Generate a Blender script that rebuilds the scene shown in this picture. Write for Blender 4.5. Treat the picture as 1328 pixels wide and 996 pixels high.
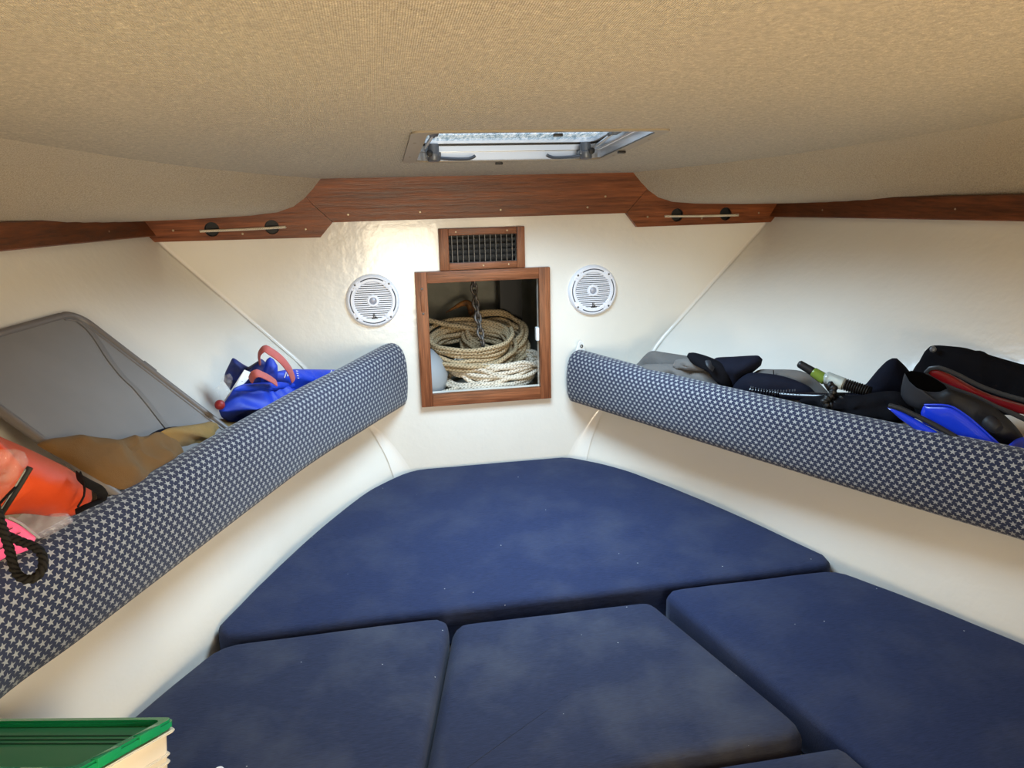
import bpy, bmesh, math, random
from mathutils import Vector, Matrix, noise
random.seed(7)
sc = bpy.context.scene
for o in list(bpy.data.objects): bpy.data.objects.remove(o)
COL = sc.collection
PI = math.pi

# ------------------------------------------------------------------ camera
F_PX = 976.0
YAW, PITCH, ROLL = math.radians(10.15), math.radians(-14.6), math.radians(-1.3)
CAM = Vector((-0.354, 0.0, 0.938))
_f = Vector((math.sin(YAW)*math.cos(PITCH), math.cos(YAW)*math.cos(PITCH), math.sin(PITCH)))
_r0 = Vector((math.cos(YAW), -math.sin(YAW), 0)); _u0 = _r0.cross(_f)
_r = _r0*math.cos(ROLL) + _u0*math.sin(ROLL); _u = -_r0*math.sin(ROLL) + _u0*math.cos(ROLL)
cd = bpy.data.cameras.new('camera'); co = bpy.data.objects.new('camera', cd); COL.objects.link(co)
cd.sensor_width = 36; cd.lens = F_PX/1328*36; cd.clip_start = 0.02
co.matrix_world = Matrix(((_r.x, _u.x, -_f.x, CAM.x), (_r.y, _u.y, -_f.y, CAM.y), (_r.z, _u.z, -_f.z, CAM.z), (0, 0, 0, 1)))
sc.camera = co

# ------------------------------------------------------------------ world and lights
w = bpy.data.worlds.new('world'); sc.world = w; w.use_nodes = True
bg = w.node_tree.nodes['Background']; bg.inputs[0].default_value = (0.92, 0.95, 1.0, 1); bg.inputs[1].default_value = 1.3
def area(name, loc, aim, sx, sy, power, col, portal=False):
    l = bpy.data.lights.new(name, 'AREA'); l.shape = 'RECTANGLE'; l.size = sx; l.size_y = sy; l.energy = power; l.color = col
    o = bpy.data.objects.new(name, l); COL.objects.link(o); o.location = loc
    o.rotation_euler = (Vector(aim)-Vector(loc)).to_track_quat('-Z', 'Y').to_euler()
    if portal: l.cycles.is_portal = True
    return o
area('companionway_daylight', (-0.11, -1.5, 0.34), (0.0, 2.4, 0.62), 0.56, 0.62, 37, (1.0, 0.85, 0.60))
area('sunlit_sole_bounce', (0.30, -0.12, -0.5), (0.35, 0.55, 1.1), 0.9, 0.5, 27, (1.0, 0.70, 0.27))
sky = area('hatch_skylight', (0.018, 1.824, 1.018), (0.018, 1.781, 0.55), 0.46, 0.42, 19, (0.58, 0.80, 1.0)); sky.data.spread = math.radians(150)
cl = area('cabin_fill', (0.46, -0.30, 0.80), (-0.85, 0.95, 0.12), 0.35, 0.35, 5.0, (1.0, 0.84, 0.60)); cl.data.spread = math.radians(95)  # added unseen fill lamp brightening the lower left hull and tub
vs = sc.view_settings
vs.view_transform = 'Standard'; vs.look = 'None'; vs.exposure = 0.0; vs.gamma = 1.0; vs.use_curve_mapping = False
sc.cycles.max_bounces = 10; sc.cycles.diffuse_bounces = 6; sc.cycles.transparent_max_bounces = 12
sc.cycles.caustics_reflective = False; sc.cycles.caustics_refractive = False
sc.cycles.sample_clamp_indirect = 6.0

# ------------------------------------------------------------------ materials
class NT:
    def __init__(s, m): s.t = m.node_tree; s.l = s.t.links
    def n(s, typ, **kw):
        x = s.t.nodes.new(typ)
        for k, v in kw.items(): setattr(x, k, v)
        return x
    def link(s, a, b): s.l.new(a, b)
    def math(s, op, a, b=None, c=None):
        x = s.n('ShaderNodeMath', operation=op)
        for i, v in enumerate((a, b, c)):
            if v is None: continue
            if isinstance(v, (int, float)): x.inputs[i].default_value = v
            else: s.link(v, x.inputs[i])
        return x.outputs[0]
    def mix(s, fac, a, b):
        x = s.n('ShaderNodeMix', data_type='RGBA')
        for sock, v in ((x.inputs[0], fac), (x.inputs[6], a), (x.inputs[7], b)):
            if isinstance(v, (int, float)): sock.default_value = v
            elif isinstance(v, tuple): sock.default_value = (*v, 1) if len(v) == 3 else v
            else: s.link(v, sock)
        return x.outputs[2]
    def noise(s, scale, detail=3, vec=None, rough=.55):
        x = s.n('ShaderNodeTexNoise'); x.inputs['Scale'].default_value = scale; x.inputs['Detail'].default_value = detail
        x.inputs['Roughness'].default_value = rough
        if vec is not None: s.link(vec, x.inputs['Vector'])
        return x.outputs[0]
    def obj(s, scale=(1, 1, 1)):
        c = s.n('ShaderNodeTexCoord'); m = s.n('ShaderNodeMapping'); m.inputs['Scale'].default_value = scale
        s.link(c.outputs['Object'], m.inputs[0]); return m.outputs[0]
    def ramp(s, fac, stops):
        x = s.n('ShaderNodeValToRGB'); cr = x.color_ramp
        while len(cr.elements) < len(stops): cr.elements.new(0.5)
        for e, (p, c) in zip(cr.elements, stops): e.position = p; e.color = (*c, 1)
        s.link(fac, x.inputs[0]); return x.outputs[0]
    def bump(s, h, strength, dist, bsdf):
        b = s.n('ShaderNodeBump'); b.inputs['Strength'].default_value = strength; b.inputs['Distance'].default_value = dist
        s.link(h, b.inputs['Height']); s.link(b.outputs[0], bsdf.inputs['Normal'])

def mat(name, col, rough=.6, metal=0., spec=.5, coat=0., sheen=0., trans=0., alpha=1., ior=1.45):
    m = bpy.data.materials.new(name); m.use_nodes = True; b = m.node_tree.nodes['Principled BSDF']
    b.inputs['Base Color'].default_value = (*col, 1); b.inputs['Roughness'].default_value = rough
    b.inputs['Metallic'].default_value = metal; b.inputs['Specular IOR Level'].default_value = spec
    b.inputs['Coat Weight'].default_value = coat; b.inputs['Coat Roughness'].default_value = .08
    b.inputs['Sheen Weight'].default_value = sheen; b.inputs['Transmission Weight'].default_value = trans
    b.inputs['Alpha'].default_value = alpha; b.inputs['IOR'].default_value = ior
    return m, NT(m), b
def cloth(name, col, rough=.85, var=.25, scale=35, bumpd=.004, weave=700, sheen=.1, spec=.25):
    m, t, b = mat(name, col, rough, spec=spec, sheen=sheen)
    v = t.obj(); n1 = t.noise(scale, 4, v)
    c = t.mix(n1, tuple(x*(1-var) for x in col), tuple(min(1, x*(1+var)) for x in col)); t.link(c, b.inputs['Base Color'])
    h = t.math('MULTIPLY_ADD', t.noise(weave, 2, v), .25, n1); t.bump(h, .5, bumpd, b)
    return m

def make_wood(name, sc3, dark=(.075, .018, .005), light=(.30, .085, .024)):
    m, t, b = mat(name, light, .38, spec=.45)
    v = t.obj(sc3); n1 = t.noise(1.0, 6, v, .62); n2 = t.noise(.23, 3, v)
    f = t.math('MULTIPLY_ADD', n2, .45, t.math('MULTIPLY', n1, .6))
    c = t.ramp(f, [(.34, dark), (.52, tuple((a+b_)/2 for a, b_ in zip(dark, light))), (.68, light)])
    t.link(c, b.inputs['Base Color'])
    rr = t.math('MULTIPLY_ADD', n1, .4, .16); t.link(rr, b.inputs['Roughness'])
    t.bump(n1, .45, .0025, b); return m
M = {}
M['wood_x'] = make_wood('wood_grain_x', (9, 160, 160))
M['wood_z'] = make_wood('wood_grain_z', (160, 160, 9))
M['wood_y'] = make_wood('wood_grain_y', (90, 9, 160), (.05, .015, .005), (.19, .055, .018))
M['wood_frame_x'] = make_wood('wood_frame_x', (12, 240, 240), (.09, .026, .009), (.33, .110, .042))
M['wood_frame_z'] = make_wood('wood_frame_z', (240, 240, 12), (.09, .026, .009), (.33, .110, .042))

m, t, b = mat('gelcoat', (.80, .765, .69), .2, spec=.5, coat=.3)
v = t.obj(); n1 = t.noise(5, 3, v); n2 = t.noise(42, 2, v); n3 = t.noise(14, 2, v)
t.link(t.mix(n1, (.775, .735, .65), (.83, .80, .73)), b.inputs['Base Color'])
t.bump(t.math('MULTIPLY_ADD', n3, .7, n2), .24, .0030, b); M['gelcoat'] = m
M['gelcoat_edge'] = mat('gelcoat_edge', (.84, .80, .73), .2, coat=.4)[0]

m, t, b = mat('headliner', (.40, .335, .25), .9, spec=.25, sheen=.35)
v = t.obj(); n1 = t.noise(420, 2, v); n2 = t.noise(120, 3, v); n3 = t.noise(7, 3, v)
f = t.math('MULTIPLY_ADD', n2, .5, t.math('MULTIPLY', n1, .5))
c = t.ramp(f, [(.32, (.20, .158, .105)), (.5, (.36, .295, .205)), (.63, (.53, .445, .315)), (.69, (.85, .75, .55))])  # brightest stop paints fabric glints into the colour
t.link(t.mix(t.math('MULTIPLY', n3, .35), c, (.33, .27, .20)), b.inputs['Base Color'])
wv = t.n('ShaderNodeTexWave'); wv.inputs['Scale'].default_value = 110; wv.inputs['Distortion'].default_value = 1.5; t.link(v, wv.inputs[0])
t.bump(t.math('MULTIPLY_ADD', wv.outputs['Fac'], .3, f), .8, .004, b); M['headliner'] = m
m, t, b = mat('headliner_side', (.40, .34, .26), .95, spec=.2, sheen=.35)
v = t.obj(); n1 = t.noise(330, 3, v); n3 = t.noise(16, 4, v)
c = t.ramp(n1, [(.34, (.27, .225, .165)), (.66, (.47, .40, .305))])
t.link(t.mix(t.math('MULTIPLY', n3, .6), c, (.43, .345, .24)), b.inputs['Base Color']); t.bump(n1, .8, .004, b); M['headliner_side'] = m

def navy(name, col, dust, worn=False):
    m, t, b = mat(name, col, .9, spec=.15, sheen=.04)
    v = t.obj(); st = t.noise(1.0, 3, t.obj((60, 700, 300))); n2 = t.noise(6, 4, v); n3 = t.noise(1.6, 3, v)
    c = t.mix(st, tuple(x*.5 for x in col), tuple(x*1.6 for x in col))
    d = t.math('MULTIPLY', t.ramp(n2, [(.45, (0, 0, 0)), (.8, (1, 1, 1))]), dust)
    c = t.mix(d, c, (.17, .175, .18))
    vo = t.n('ShaderNodeTexVoronoi'); vo.inputs['Scale'].default_value = 30; t.link(v, vo.inputs['Vector'])
    sp = t.math('LESS_THAN', vo.outputs['Distance'], .045)
    rnd = t.math('GREATER_THAN', t.n_sep(vo.outputs['Color']), .82)
    c = t.mix(t.math('MULTIPLY', t.math('MULTIPLY', sp, rnd), .7), c, (.6, .6, .58))
    if worn:                                             # rubbed grey band along the rear edge
        sy = t.n('ShaderNodeSeparateXYZ'); t.link(v, sy.inputs[0])
        f = t.ramp(t.math('MULTIPLY_ADD', n2, .10, t.math('MULTIPLY', sy.outputs[1], -1.)), [(.255, (0, 0, 0)), (.30, (.6, .6, .6))])
        c = t.mix(f, c, (.115, .105, .092))
    t.link(c, b.inputs['Base Color']); t.bump(st, .35, .002, b); return m
def _nsep(self, colsock):
    x = self.n('ShaderNodeSeparateColor'); self.link(colsock, x.inputs[0]); return x.outputs[0]
NT.n_sep = _nsep
M['navy'] = navy('navy_canvas', (.017, .026, .068), .13)
M['navy_rubbed'] = navy('navy_canvas_rubbed', (.022, .029, .060), .24, True)
M['navy_worn'] = navy('navy_canvas_worn', (.022, .029, .060), .24)

# star print, laid out in metres along the fabric (UV)
m, t, b = mat('star_fabric', (.03, .04, .09), .85, spec=.2, sheen=.2)
uv = t.n('ShaderNodeUVMap'); sp = t.n('ShaderNodeSeparateXYZ'); t.link(uv.outputs[0], sp.inputs[0])
PU, PV, RO, RI = .0186, .0142, .0080, .0031
vv = t.math('DIVIDE', sp.outputs[1], PV); row = t.math('FLOOR', vv)
odd = t.math('MODULO', row, 2.0)
uu = t.math('ADD', t.math('DIVIDE', sp.outputs[0], PU), t.math('MULTIPLY', odd, .5))
lu = t.math('MULTIPLY', t.math('SUBTRACT', t.math('FRACT', uu), .5), PU)
lv = t.math('MULTIPLY', t.math('SUBTRACT', t.math('FRACT', vv), .5), PV)
rr = t.math('SQRT', t.math('ADD', t.math('MULTIPLY', lu, lu), t.math('MULTIPLY', lv, lv)))
ang = t.math('ADD', t.math('ARCTAN2', lu, lv), 2*PI+.12)
fold = t.math('ABSOLUTE', t.math('SUBTRACT', t.math('MODULO', t.math('ADD', ang, PI/5), 2*PI/5), PI/5))
ix, iy = RI*math.cos(PI/5), RI*math.sin(PI/5); nx, ny = iy, RO-ix; ln = math.hypot(nx, ny); nx /= ln; ny /= ln
dd = t.math('ADD', t.math('MULTIPLY', t.math('MULTIPLY', rr, t.math('COSINE', fold)), nx), t.math('MULTIPLY', t.math('MULTIPLY', rr, t.math('SINE', fold)), ny))
star = t.math('LESS_THAN', dd, RO*nx)
nn = t.noise(900, 2, t.obj())
dark = t.mix(nn, (.013, .018, .045), (.028, .034, .068)); lite = t.mix(nn, (.27, .28, .285), (.38, .38, .37))
t.link(t.mix(star, dark, lite), b.inputs['Base Color']); t.bump(nn, .3, .001, b); M['star'] = m

def simple(name, *a, **k): M[name] = mat(name, *a, **k)[0]
simple('white_plastic', (.80, .80, .84), .32); simple('speaker_dark', (.045, .045, .055), .6)
simple('speaker_recess', (.30, .30, .34), .6); simple('grey_dome', (.42, .42, .47), .4, .2); simple('black', (.006, .006, .007), .5)
simple('black_soft', (.008, .008, .010), .8, spec=.2); simple('screw', (.36, .29, .20), .4, .8); simple('dark_screw', (.10, .10, .11), .35, .8)
simple('aluminium', (.80, .83, .87), .3, .75); simple('grey_metal', (.12, .135, .16), .38, .4); simple('white', (.85, .85, .83), .4)
simple('vent_blade', (.13, .125, .12), .4, .5); simple('vent_bar', (.004, .004, .004), .6); simple('dark_steel', (.030, .028, .026), .45, .75)
simple('hatch_trim', (.34, .29, .22), .4, spec=.5); simple('rubber', (.012, .012, .013), .45)
m, t, b = mat('galvanized', (.17, .155, .14), .5, .6); n1 = t.noise(90, 3, t.obj())
t.link(t.ramp(n1, [(.4, (.20, .19, .18)), (.65, (.10, .065, .04))]), b.inputs['Base Color']); M['galvanized'] = m
m, t, b = mat('rust', (.2, .08, .03), .75, .2); n1 = t.noise(60, 4, t.obj())
t.link(t.ramp(n1, [(.35, (.05, .03, .02)), (.65, (.36, .15, .04))]), b.inputs['Base Color']); M['rust'] = m
m, t, b = mat('locker_paint', (.24, .24, .20), .7); n1 = t.noise(7, 4, t.obj())
t.link(t.ramp(n1, [(.35, (.20, .195, .16)), (.7, (.34, .33, .28))]), b.inputs['Base Color']); M['locker'] = m
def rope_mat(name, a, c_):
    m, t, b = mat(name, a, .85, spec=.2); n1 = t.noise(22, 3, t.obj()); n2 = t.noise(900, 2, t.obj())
    at_ = t.n('ShaderNodeAttribute'); at_.attribute_name = 'lay_shade'  # groove shade is painted into the rope colour through this attribute
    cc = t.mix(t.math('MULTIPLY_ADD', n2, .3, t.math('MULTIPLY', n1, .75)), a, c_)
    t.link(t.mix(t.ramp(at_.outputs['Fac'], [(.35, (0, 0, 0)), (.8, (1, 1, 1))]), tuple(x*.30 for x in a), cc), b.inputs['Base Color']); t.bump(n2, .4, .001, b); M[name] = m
rope_mat('rope_tan', (.27, .18, .085), (.78, .62, .40)); rope_mat('rope_lit', (.52, .40, .26), (.95, .88, .76)); rope_mat('cord_white', (.62, .55, .42), (.85, .78, .64))  # middle one: light on the lower heap painted in as a paler rope
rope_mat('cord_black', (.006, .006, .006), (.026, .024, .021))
M['tan_canvas'] = cloth('tan_canvas', (.150, .080, .027), var=.22, scale=14, bumpd=.008)
M['mustard'] = cloth('mustard_canvas', (.25, .155, .050), var=.22, scale=14, bumpd=.006)
M['grey_cloth'] = cloth('grey_cloth', (.125, .115, .108), var=.2, scale=18, bumpd=.006)
M['navy_neoprene'] = cloth('navy_neoprene', (.006, .007, .015), var=.3, scale=20, bumpd=.003, sheen=0., spec=.15)
M['black_cloth'] = cloth('black_cloth', (.004, .004, .006), var=.3, scale=16, bumpd=.004, sheen=0., spec=.12)
M['blue_nylon'] = cloth('blue_nylon', (.010, .042, .44), rough=.45, var=.3, scale=12, bumpd=.006, sheen=0, spec=.5)
M['navy_nylon'] = cloth('navy_nylon', (.010, .022, .15), rough=.5, var=.3, scale=12, bumpd=.006, sheen=0, spec=.5)
M['red_strap'] = cloth('red_strap', (.43, .105, .095), rough=.6, var=.2, scale=50)
M['orange'] = cloth('orange_vinyl', (.56, .062, .012), rough=.42, var=.12, scale=10, bumpd=.004, sheen=0, spec=.4)
M['panel_felt'] = cloth('panel_felt', (.225, .215, .21), var=.13, scale=8, bumpd=.004, weave=900)
simple('panel_rim', (.17, .155, .15), .45, .1); simple('panel_crease_shade', (.185, .17, .16), .8)
simple('pink', (.92, .13, .36), .5); simple('ink', (.06, .02, .04), .6); simple('red_ball', (.24, .018, .022), .5)
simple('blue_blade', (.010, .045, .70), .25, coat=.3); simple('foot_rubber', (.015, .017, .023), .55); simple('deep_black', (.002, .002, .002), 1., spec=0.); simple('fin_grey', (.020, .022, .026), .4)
simple('red_blade', (.13, .003, .005), .3, coat=.3); simple('green_clear', (.20, .30, .045), .25, trans=.35); simple('clear_grey', (.80, .88, .84), .12, trans=.6)
simple('gloss_black', (.006, .006, .010), .16); simple('fender_grey', (.34, .36, .38), .5)
m, t, b = mat('clear_film', (.92, .93, .96), .05, trans=0., alpha=.10); b.inputs['Specular IOR Level'].default_value = .9
t.bump(t.noise(45, 3, t.obj()), 1., .014, b); M['film'] = m
m, t, b = mat('hazy_film', (.74, .73, .84), .2, alpha=.22); t.bump(t.noise(50, 3, t.obj()), .8, .005, b); M['haze_film'] = m
m, t, b = mat('green_lid', (.012, .34, .12), .16, trans=.25, coat=.3); M['green_lid'] = m
m, t, b = mat('green_lid_inner', (.030, .155, .055), .4, spec=.25); M['green_panel'] = m
simple('green_line', (.008, .06, .022), .5)
simple('tub', (.74, .66, .53), .38); simple('cream_clip', (.75, .72, .65), .4)
# frosted hatch pane: part clear, part diffusing, water-beaded
m = bpy.data.materials.new('hatch_acrylic'); m.use_nodes = True; t = NT(m); nt = m.node_tree
for x in list(nt.nodes):
    if x.type == 'BSDF_PRINCIPLED': nt.nodes.remove(x)
out = [x for x in nt.nodes if x.type == 'OUTPUT_MATERIAL'][0]
tr = t.n('ShaderNodeBsdfTransparent'); tl = t.n('ShaderNodeBsdfTranslucent'); mx = t.n('ShaderNodeMixShader'); gl = t.n('ShaderNodeBsdfGlossy'); mx2 = t.n('ShaderNodeMixShader')
v = t.obj((130, 26, 110)); n1 = t.noise(1.0, 5, v, .75)
t.link(t.ramp(n1, [(.40, (.30, .42, .50)), (.50, (.74, .82, .88)), (.60, (.97, .98, 1))]), tr.inputs[0]); tl.inputs[0].default_value = (.85, .92, 1, 1)
mx.inputs[0].default_value = .06
t.link(tr.outputs[0], mx.inputs[1]); t.link(tl.outputs[0], mx.inputs[2]); gl.inputs['Roughness'].default_value = .1; mx2.inputs[0].default_value = .04
t.link(mx.outputs[0], mx2.inputs[1]); t.link(gl.outputs[0], mx2.inputs[2]); t.link(mx2.outputs[0], out.inputs[0]); M['acrylic'] = m

# ------------------------------------------------------------------ mesh helpers
WL = {}
def ray(px, py): return _f + _r*((px-664)/F_PX) - _u*((py-498)/F_PX)
def at(px, py, Y):                                   # a point of the photograph at its real distance Y along the boat
    d = ray(px, py); return CAM + d*(Y/d.y)
def onplane(px, py, p0, n):
    d = ray(px, py); return CAM + d*((p0-CAM).dot(n)/d.dot(n))
def link(o, parent):
    COL.objects.link(o)
    wl = o.location.copy(); WL[o.name] = wl
    if parent is not None:
        o.parent = parent; o.location = wl - WL[parent.name]
    return o
def tag(o, label=None, cat=None, group=None, kind=None):
    if label: o['label'] = label
    if cat: o['category'] = cat
    if group: o['group'] = group
    if kind: o['kind'] = kind
    return o
def empty(name, loc, label, cat, group=None):
    o = bpy.data.objects.new(name, None); o.location = loc; o.empty_display_size = .05
    link(o, None); return tag(o, label, cat, group)
def mesh(name, vs_, fs, m, parent=None, smooth=False, uvs=None, angle=None):
    vs_ = [Vector(v) for v in vs_]; c = sum(vs_, Vector())/len(vs_)
    me = bpy.data.meshes.new(name); me.from_pydata([v-c for v in vs_], [], fs)
    bm = bmesh.new(); bm.from_mesh(me); bmesh.ops.recalc_face_normals(bm, faces=bm.faces); bm.to_mesh(me); bm.free()
    return _fin(name, me, c, m, parent, smooth, angle)
def _fin(name, me, c, m, parent, smooth, angle=None):
    me.materials.append(M[m] if isinstance(m, str) else m)
    if smooth:
        me.polygons.foreach_set('use_smooth', [True]*len(me.polygons))
        if angle: me.set_sharp_from_angle(angle=angle)
    o = bpy.data.objects.new(name, me); o.location = c; return link(o, parent)
def bmobj(name, bm, m, parent=None, smooth=False, angle=.6):
    n = len(bm.verts); c = sum((v.co for v in bm.verts), Vector())/n
    bmesh.ops.translate(bm, verts=bm.verts, vec=-c); bmesh.ops.recalc_face_normals(bm, faces=bm.faces)
    me = bpy.data.meshes.new(name); bm.to_mesh(me); bm.free()
    return _fin(name, me, c, m, parent, smooth, angle)
I3 = (Vector((1, 0, 0)), Vector((0, 1, 0)), Vector((0, 0, 1)))
def addbox(bm, o, ax, lo, hi, bevel=0.):
    P = [o + ax[0]*(lo[0] if i & 1 == 0 else hi[0]) + ax[1]*(lo[1] if i & 2 == 0 else hi[1]) + ax[2]*(lo[2] if i & 4 == 0 else hi[2]) for i in range(8)]
    v = [bm.verts.new(p) for p in P]
    F = [bm.faces.new([v[i] for i in q]) for q in ((0, 1, 3, 2), (4, 6, 7, 5), (0, 4, 5, 1), (2, 3, 7, 6), (0, 2, 6, 4), (1, 5, 7, 3))]
    if bevel:
        es = list({e for f in F for e in f.edges}); bmesh.ops.bevel(bm, geom=es, offset=bevel, segments=2, affect='EDGES', profile=.6)
def box(name, lo, hi, m, parent=None, bevel=0., o=Vector(), ax=I3):
    bm = bmesh.new(); addbox(bm, o, ax, lo, hi, bevel); return bmobj(name, bm, m, parent, bevel > 0)
def addprism(bm, poly, o, a, b, n, d, holes=()):
    """polygon (list of 2D) in plane a,b at o, extruded d along n"""
    loops = []; es = []
    for pl in (poly, *holes):
        vs_ = [bm.verts.new(o + a*p[0] + b*p[1]) for p in pl]; loops.append(vs_)
        es += [bm.edges.new((vs_[i], vs_[(i+1) % len(vs_)])) for i in range(len(vs_))]
    if holes: F = [g for g in bmesh.ops.triangle_fill(bm, edges=es, use_beauty=True)['geom'] if isinstance(g, bmesh.types.BMFace)]
    else: F = [bm.faces.new(loops[0])]
    r = bmesh.ops.extrude_face_region(bm, geom=F); nv = [g for g in r['geom'] if isinstance(g, bmesh.types.BMVert)]
    bmesh.ops.translate(bm, verts=nv, vec=n*d)
def prism(name, poly, o, a, b, n, d, m, parent=None, holes=(), bevel=0.):
    bm = bmesh.new(); addprism(bm, poly, o, a, b, n, d, holes)
    if bevel:
        es = [e for e in bm.edges if len(e.link_faces) == 2 and e.calc_face_angle(0) > .5]
        bmesh.ops.bevel(bm, geom=es, offset=bevel, segments=2, affect='EDGES')
    return bmobj(name, bm, m, parent, bevel > 0)
def circ(cx, cy, r, n=24): return [(cx+r*math.cos(2*PI*i/n), cy+r*math.sin(2*PI*i/n)) for i in range(n)]
def addlathe(bm, prof, o, a, b, n, seg=32):
    rings = []
    for r, h in prof:
        if r < 1e-6: rings.append([bm.verts.new(o+n*h)]); continue
        rings.append([bm.verts.new(o + a*(r*math.cos(2*PI*i/seg)) + b*(r*math.sin(2*PI*i/seg)) + n*h) for i in range(seg)])
    for p, q in zip(rings, rings[1:]):
        for i in range(seg):
            j = (i+1) % seg
            if len(p) == 1 and len(q) == 1: continue
            if len(p) == 1: bm.faces.new((p[0], q[j], q[i]))
            elif len(q) == 1: bm.faces.new((p[i], p[j], q[0]))
            else: bm.faces.new((p[i], p[j], q[j], q[i]))
def lathe(name, prof, o, a, b, n, m, parent=None, seg=32, smooth=True):
    bm = bmesh.new(); addlathe(bm, prof, o, a, b, n, seg); return bmobj(name, bm, m, parent, smooth)
def catmull(P, step, closed=False):
    P = [Vector(p) for p in P]; n = len(P); out = []
    for i in range(n if closed else n-1):
        if closed: p0, p1, p2, p3 = P[i-1], P[i], P[(i+1) % n], P[(i+2) % n]
        else: p0, p1, p2, p3 = P[max(i-1, 0)], P[i], P[i+1], P[min(i+2, n-1)]
        k = max(1, int((p2-p1).length/step))
        for j in range(k):
            t_ = j/k
            out.append(.5*((2*p1) + (p2-p0)*t_ + (2*p0-5*p1+4*p2-p3)*t_*t_ + (3*p1-p0-3*p2+p3)*t_**3))
    if not closed: out.append(P[-1])
    return out
LAY_SHADE = []
def tube_data(P, r, n=10, strands=0, pitch=.04, closed=False, flat=None):
    """sweep; strands>0 gives laid rope; flat=(w,h) gives a ribbon section; r may be a list"""
    vs_, fs = [], []; N = len(P); s = 0.; up = None; LAY_SHADE.clear()
    for i, p in enumerate(P):
        tg = (P[(i+1) % N]-P[i-1]) if closed else (P[min(i+1, N-1)]-P[max(i-1, 0)])
        tg.normalize()
        if up is None: up = Vector((0, 0, 1)) if abs(tg.z) < .9 else Vector((0, 1, 0))
        up = (up - tg*up.dot(tg)).normalized(); sd = tg.cross(up)
        if i: s += (P[i]-P[i-1]).length
        rad = r[i] if isinstance(r, (list, tuple)) else r
        for k in range(n):
            th = 2*PI*k/n
            if flat: vs_.append(p + sd*(flat[0]*math.cos(th)) + up*(flat[1]*math.sin(th))); continue
            q = rad
            if strands:
                g = abs(math.cos(strands/2*(th - 2*PI*s/pitch)))**.6; q = rad*(.46 + .58*g); LAY_SHADE.append(g)
            vs_.append(p + sd*(q*math.cos(th)) + up*(q*math.sin(th)))
    for i in range(N if closed else N-1):
        for k in range(n):
            a_, b_ = i*n+k, i*n+(k+1) % n; c_, d_ = ((i+1) % N)*n+(k+1) % n, ((i+1) % N)*n+k
            fs.append((a_, b_, c_, d_))
    if not closed: fs += [tuple(range(n-1, -1, -1)), tuple((N-1)*n+k for k in range(n))]
    return vs_, fs
def tube(name, P, r, m, parent=None, n=10, **k):
    v_, f_ = tube_data([Vector(p) for p in P], r, n, **k); lay_shade = LAY_SHADE[:]; o = mesh(name, v_, f_, m, parent, True, angle=1.0)
    if lay_shade: o.data.attributes.new('lay_shade', 'FLOAT', 'POINT').data.foreach_set('value', lay_shade)
    return o
def resample(P, n):
    L = [0.]; Q = P+[P[0]]
    for a_, b_ in zip(Q, Q[1:]): L.append(L[-1]+(b_-a_).length)
    out = []; j = 0
    for i in range(n):
        s = L[-1]*i/n
        while L[j+1] < s: j += 1
        t_ = (s-L[j])/max(1e-9, L[j+1]-L[j]); out.append(Q[j].lerp(Q[j+1], t_))
    return out
def pillow(name, pts, thick, m, parent=None, back=None, K=9, N=72, wr=.3, wsc=9., smooth_out=True, crown=.5, seed=0, push=0., ridge=False):
    """soft solid body: outline points in space, bulged by thick towards the viewer's side and by back away from it"""
    pts = [Vector(p) for p in pts]
    if smooth_out: pts = catmull(pts, .012, True)
    R = resample(pts, N); c = sum(R, Vector())/N
    nrm = Vector()
    for i in range(N): nrm += (R[i]-c).cross(R[(i+1) % N]-c)
    nrm.normalize()
    if nrm.dot(CAM-c) < 0: nrm = -nrm
    back = thick if back is None else back
    vs_, fs = [], []
    def prof(s): return (1-s**(1/max(.15, crown)*1.2))**.5 if s < 1 else 0.
    for side, th in ((1, thick), (-1, back)):
        base = len(vs_)
        for k in range(K):
            s = 1-(k/K)**1.35 if k else 1.
            for p in R:
                q = c + (p-c)*s
                d = th*prof(s)
                w_ = 0
                if side == 1:
                    qq = q*wsc+Vector((seed, 0, 0)); a1 = noise.noise(qq); a2 = noise.noise(qq*1.9+Vector((5, 1, 3)))
                    w_ = (((1-2.4*abs(a1))*.55 + (1-2.4*abs(a2))*.25) if ridge else noise.fractal(qq, .8, 2., 3))*wr*th*(1-s**6)
                vs_.append(q + nrm*(side*d + w_ + push))
        vs_.append(c + nrm*(side*th + push))
        for k in range(K-1):
            for i in range(N):
                j = (i+1) % N; fs.append((base+k*N+i, base+k*N+j, base+(k+1)*N+j, base+(k+1)*N+i))
        for i in range(N): fs.append((base+(K-1)*N+i, base+(K-1)*N+(i+1) % N, base+K*N))
    o = len(vs_)//2
    # weld the two rims (same positions)
    fs = [tuple((x-o if (o <= x < o+N) else x) for x in f) for f in fs]
    return mesh(name, vs_, fs, m, parent, True, angle=1.2)
def interp(x, X, Y):
    if x <= X[0]: return Y[0]
    for a_, b_, p, q in zip(X, X[1:], Y, Y[1:]):
        if x <= b_: return p+(q-p)*(x-a_)/(b_-a_)
    return Y[-1]

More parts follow.
